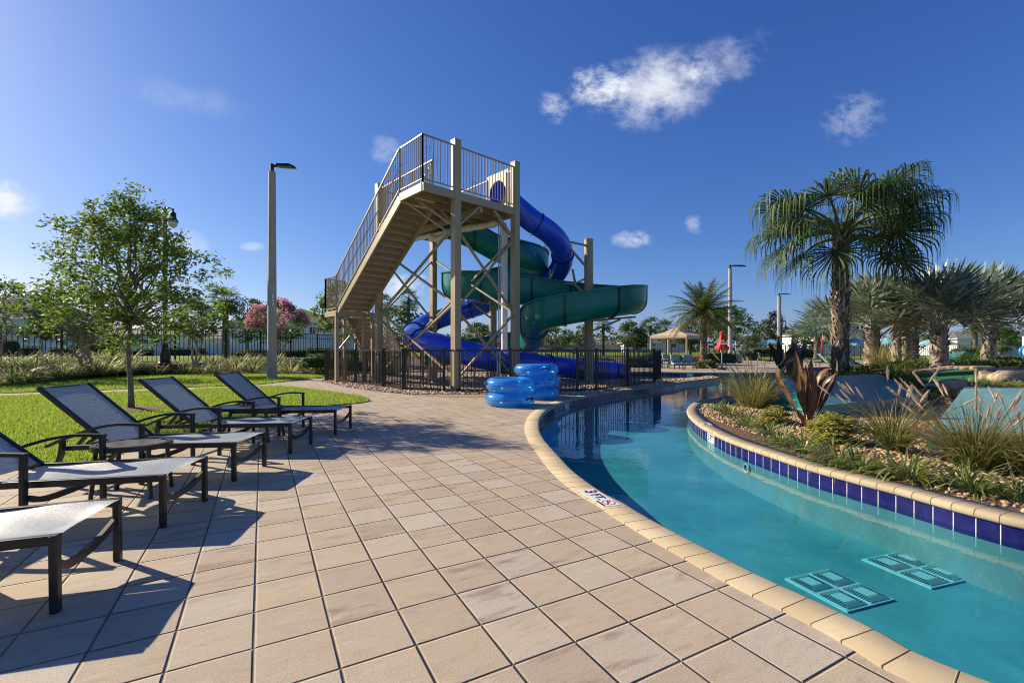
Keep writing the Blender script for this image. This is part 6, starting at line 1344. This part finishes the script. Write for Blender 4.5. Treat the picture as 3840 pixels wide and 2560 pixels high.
MB().box(((xp(-200, 58)+xp(1235, 58))/2, 58, (RISE+zt_)/2), (xp(1235, 58)-xp(-200, 58), .06, zt_-RISE)).build('panel', M_vfen, vf)
for px in np.arange(-200, 1240, 72): MB().box((xp(px, 57.9), 57.9, (RISE+zt_)/2+.06), (.16, .16, zt_-RISE+.12)).build('post', M_vfen, vf)
# ================================================================ light, sky, camera
SUN_AZ, SUN_EL = math.atan2(-.91, .41), R(28)
sd_ = bpy.data.lights.new('sun', 'SUN'); sd_.energy = 4.8; sd_.angle = R(.5); sd_.color = (1, .86, .66); so = bpy.data.objects.new('sun', sd_); COL.objects.link(so)
so.rotation_euler = (-Vector((math.sin(SUN_AZ)*math.cos(SUN_EL), math.cos(SUN_AZ)*math.cos(SUN_EL), math.sin(SUN_EL)))).to_track_quat('-Z', 'Y').to_euler(); so.location = (-20, 10, 20)
w = bpy.data.worlds.new('World'); scene.world = w; T = NT(nodes(w)); out = T.n('ShaderNodeOutputWorld')
sky = T.n('ShaderNodeTexSky', sky_type='NISHITA'); sky.sun_disc = False; sky.sun_elevation = SUN_EL; sky.sun_rotation = SUN_AZ; sky.air_density = 1.0; sky.dust_density = .5; sky.ozone_density = 3.0
ss = T.n('ShaderNodeSeparateXYZ'); T.l(sky.outputs[0], ss.inputs[0]); sc_ = T.n('ShaderNodeCombineXYZ'); EXPO = .78; ST = .12; kk = 1/(2**EXPO*ST)
for i, (k, p_) in enumerate(((.049, 1.25), (.0785, 1.036), (.185, .774))): T.l(T.math('MULTIPLY', T.math('POWER', ss.outputs[i], p_), k*kk), sc_.inputs[i])
hsc = sc_.outputs[0]
b1_ = T.n('ShaderNodeBackground'); b1_.inputs[1].default_value = .12; T.l(hsc, b1_.inputs[0])
co = T.n('ShaderNodeTexCoord').outputs['Generated']; sp = T.n('ShaderNodeSeparateXYZ'); T.l(co, sp.inputs[0]); yy = T.math('MAXIMUM', sp.outputs[1], .05); cu_, cv_ = T.math('DIVIDE', sp.outputs[0], yy), T.math('DIVIDE', sp.outputs[2], yy)
cb = T.n('ShaderNodeCombineXYZ'); T.l(cu_, cb.inputs[0]); T.l(T.math('MULTIPLY', cv_, 1.25), cb.inputs[1]); nz = T.noise(cb.outputs[0], 13, 9, .66); nz2 = T.noise(cb.outputs[0], 4.5, 5, .55); nzs = T.noise(cb.outputs[0], 34, 8, .66); nzs2 = T.noise(cb.outputs[0], 15, 4, .55)
dens = None
for (px, py, wx, wy, amp, rot) in ((2460,330,300,170,.95,-.22), (2240,330,140,100,.8,0), (2740,220,220,110,.5,-.35), (2080,400,80,70,.5,.6), (-10,740,190,95,1.6,.1), (2380,897,100,40,.6,0), (2605,840,46,42,.35,.5), (3200,440,150,110,.28,-.3), (1450,568,80,80,.28,.3), (700,370,330,80,.16,.2), (640,905,180,80,.75,.3), (1500,1075,140,60,.9,-.1), (950,925,60,22,.4,0), (300,1130,500,70,.5,0)):
    u0, v0 = (px-CXP)/FOC, (HOR-py)/FOC; du, dv = T.math('SUBTRACT', cu_, u0), T.math('SUBTRACT', cv_, v0); c, s_ = math.cos(rot), math.sin(rot)
    a = T.math('DIVIDE', T.math('ADD', T.math('MULTIPLY', du, c), T.math('MULTIPLY', dv, -s_)), wx/FOC); b = T.math('DIVIDE', T.math('ADD', T.math('MULTIPLY', du, s_), T.math('MULTIPLY', dv, c)), wy/FOC)
    e = T.math('SUBTRACT', 1, T.math('ADD', T.math('MULTIPLY', a, a), T.math('MULTIPLY', b, b)), True); d = T.math('MULTIPLY', T.ramp(T.math('ADD', T.math('ADD', T.math('MULTIPLY', nz if wx > 170 else nzs, 1.15), T.math('MULTIPLY', nz2 if wx > 170 else nzs2, .55 if wx > 170 else .9)), T.math('MULTIPLY', e, .34)), .86 if wx > 170 else 1.04, 1.38 if wx > 170 else 1.5), T.math('MULTIPLY', T.math('POWER', e, .8), amp)); dens = d if dens is None else T.math('ADD', dens, d)
b2_ = T.n('ShaderNodeBackground'); b2_.inputs[0].default_value = (.90, .93, 1, 1); b2_.inputs[1].default_value = .58; mx = T.n('ShaderNodeMixShader'); T.l(T.math('MULTIPLY', dens, .95, True), mx.inputs[0]); T.l(b1_.outputs[0], mx.inputs[1]); T.l(b2_.outputs[0], mx.inputs[2]); T.l(mx.outputs[0], out.inputs[0])
cd = bpy.data.cameras.new('camera'); cam = bpy.data.objects.new('camera', cd); COL.objects.link(cam); cam.location = (0, 0, EYE); cam.rotation_euler = (R(90), 0, 0); cd.sensor_width = 36; cd.lens = 36*FOC/3840; cd.shift_y = (HOR-1280)/3840; cd.clip_start = .05; cd.clip_end = 3000; scene.camera = cam
scene.view_settings.view_transform = 'Standard'; scene.view_settings.look = 'None'; scene.view_settings.gamma = 1; scene.view_settings.exposure = EXPO; scene.view_settings.use_curve_mapping = False
scene.cycles.max_bounces = 8; scene.cycles.transparent_max_bounces = 24; scene.cycles.use_denoising = True

scene.cycles.filter_width = 1.05; scene.cycles.use_adaptive_sampling = True; scene.cycles.adaptive_threshold = .006; scene.cycles.denoising_prefilter = 'ACCURATE'; scene.cycles.denoising_input_passes = 'RGB_ALBEDO_NORMAL'
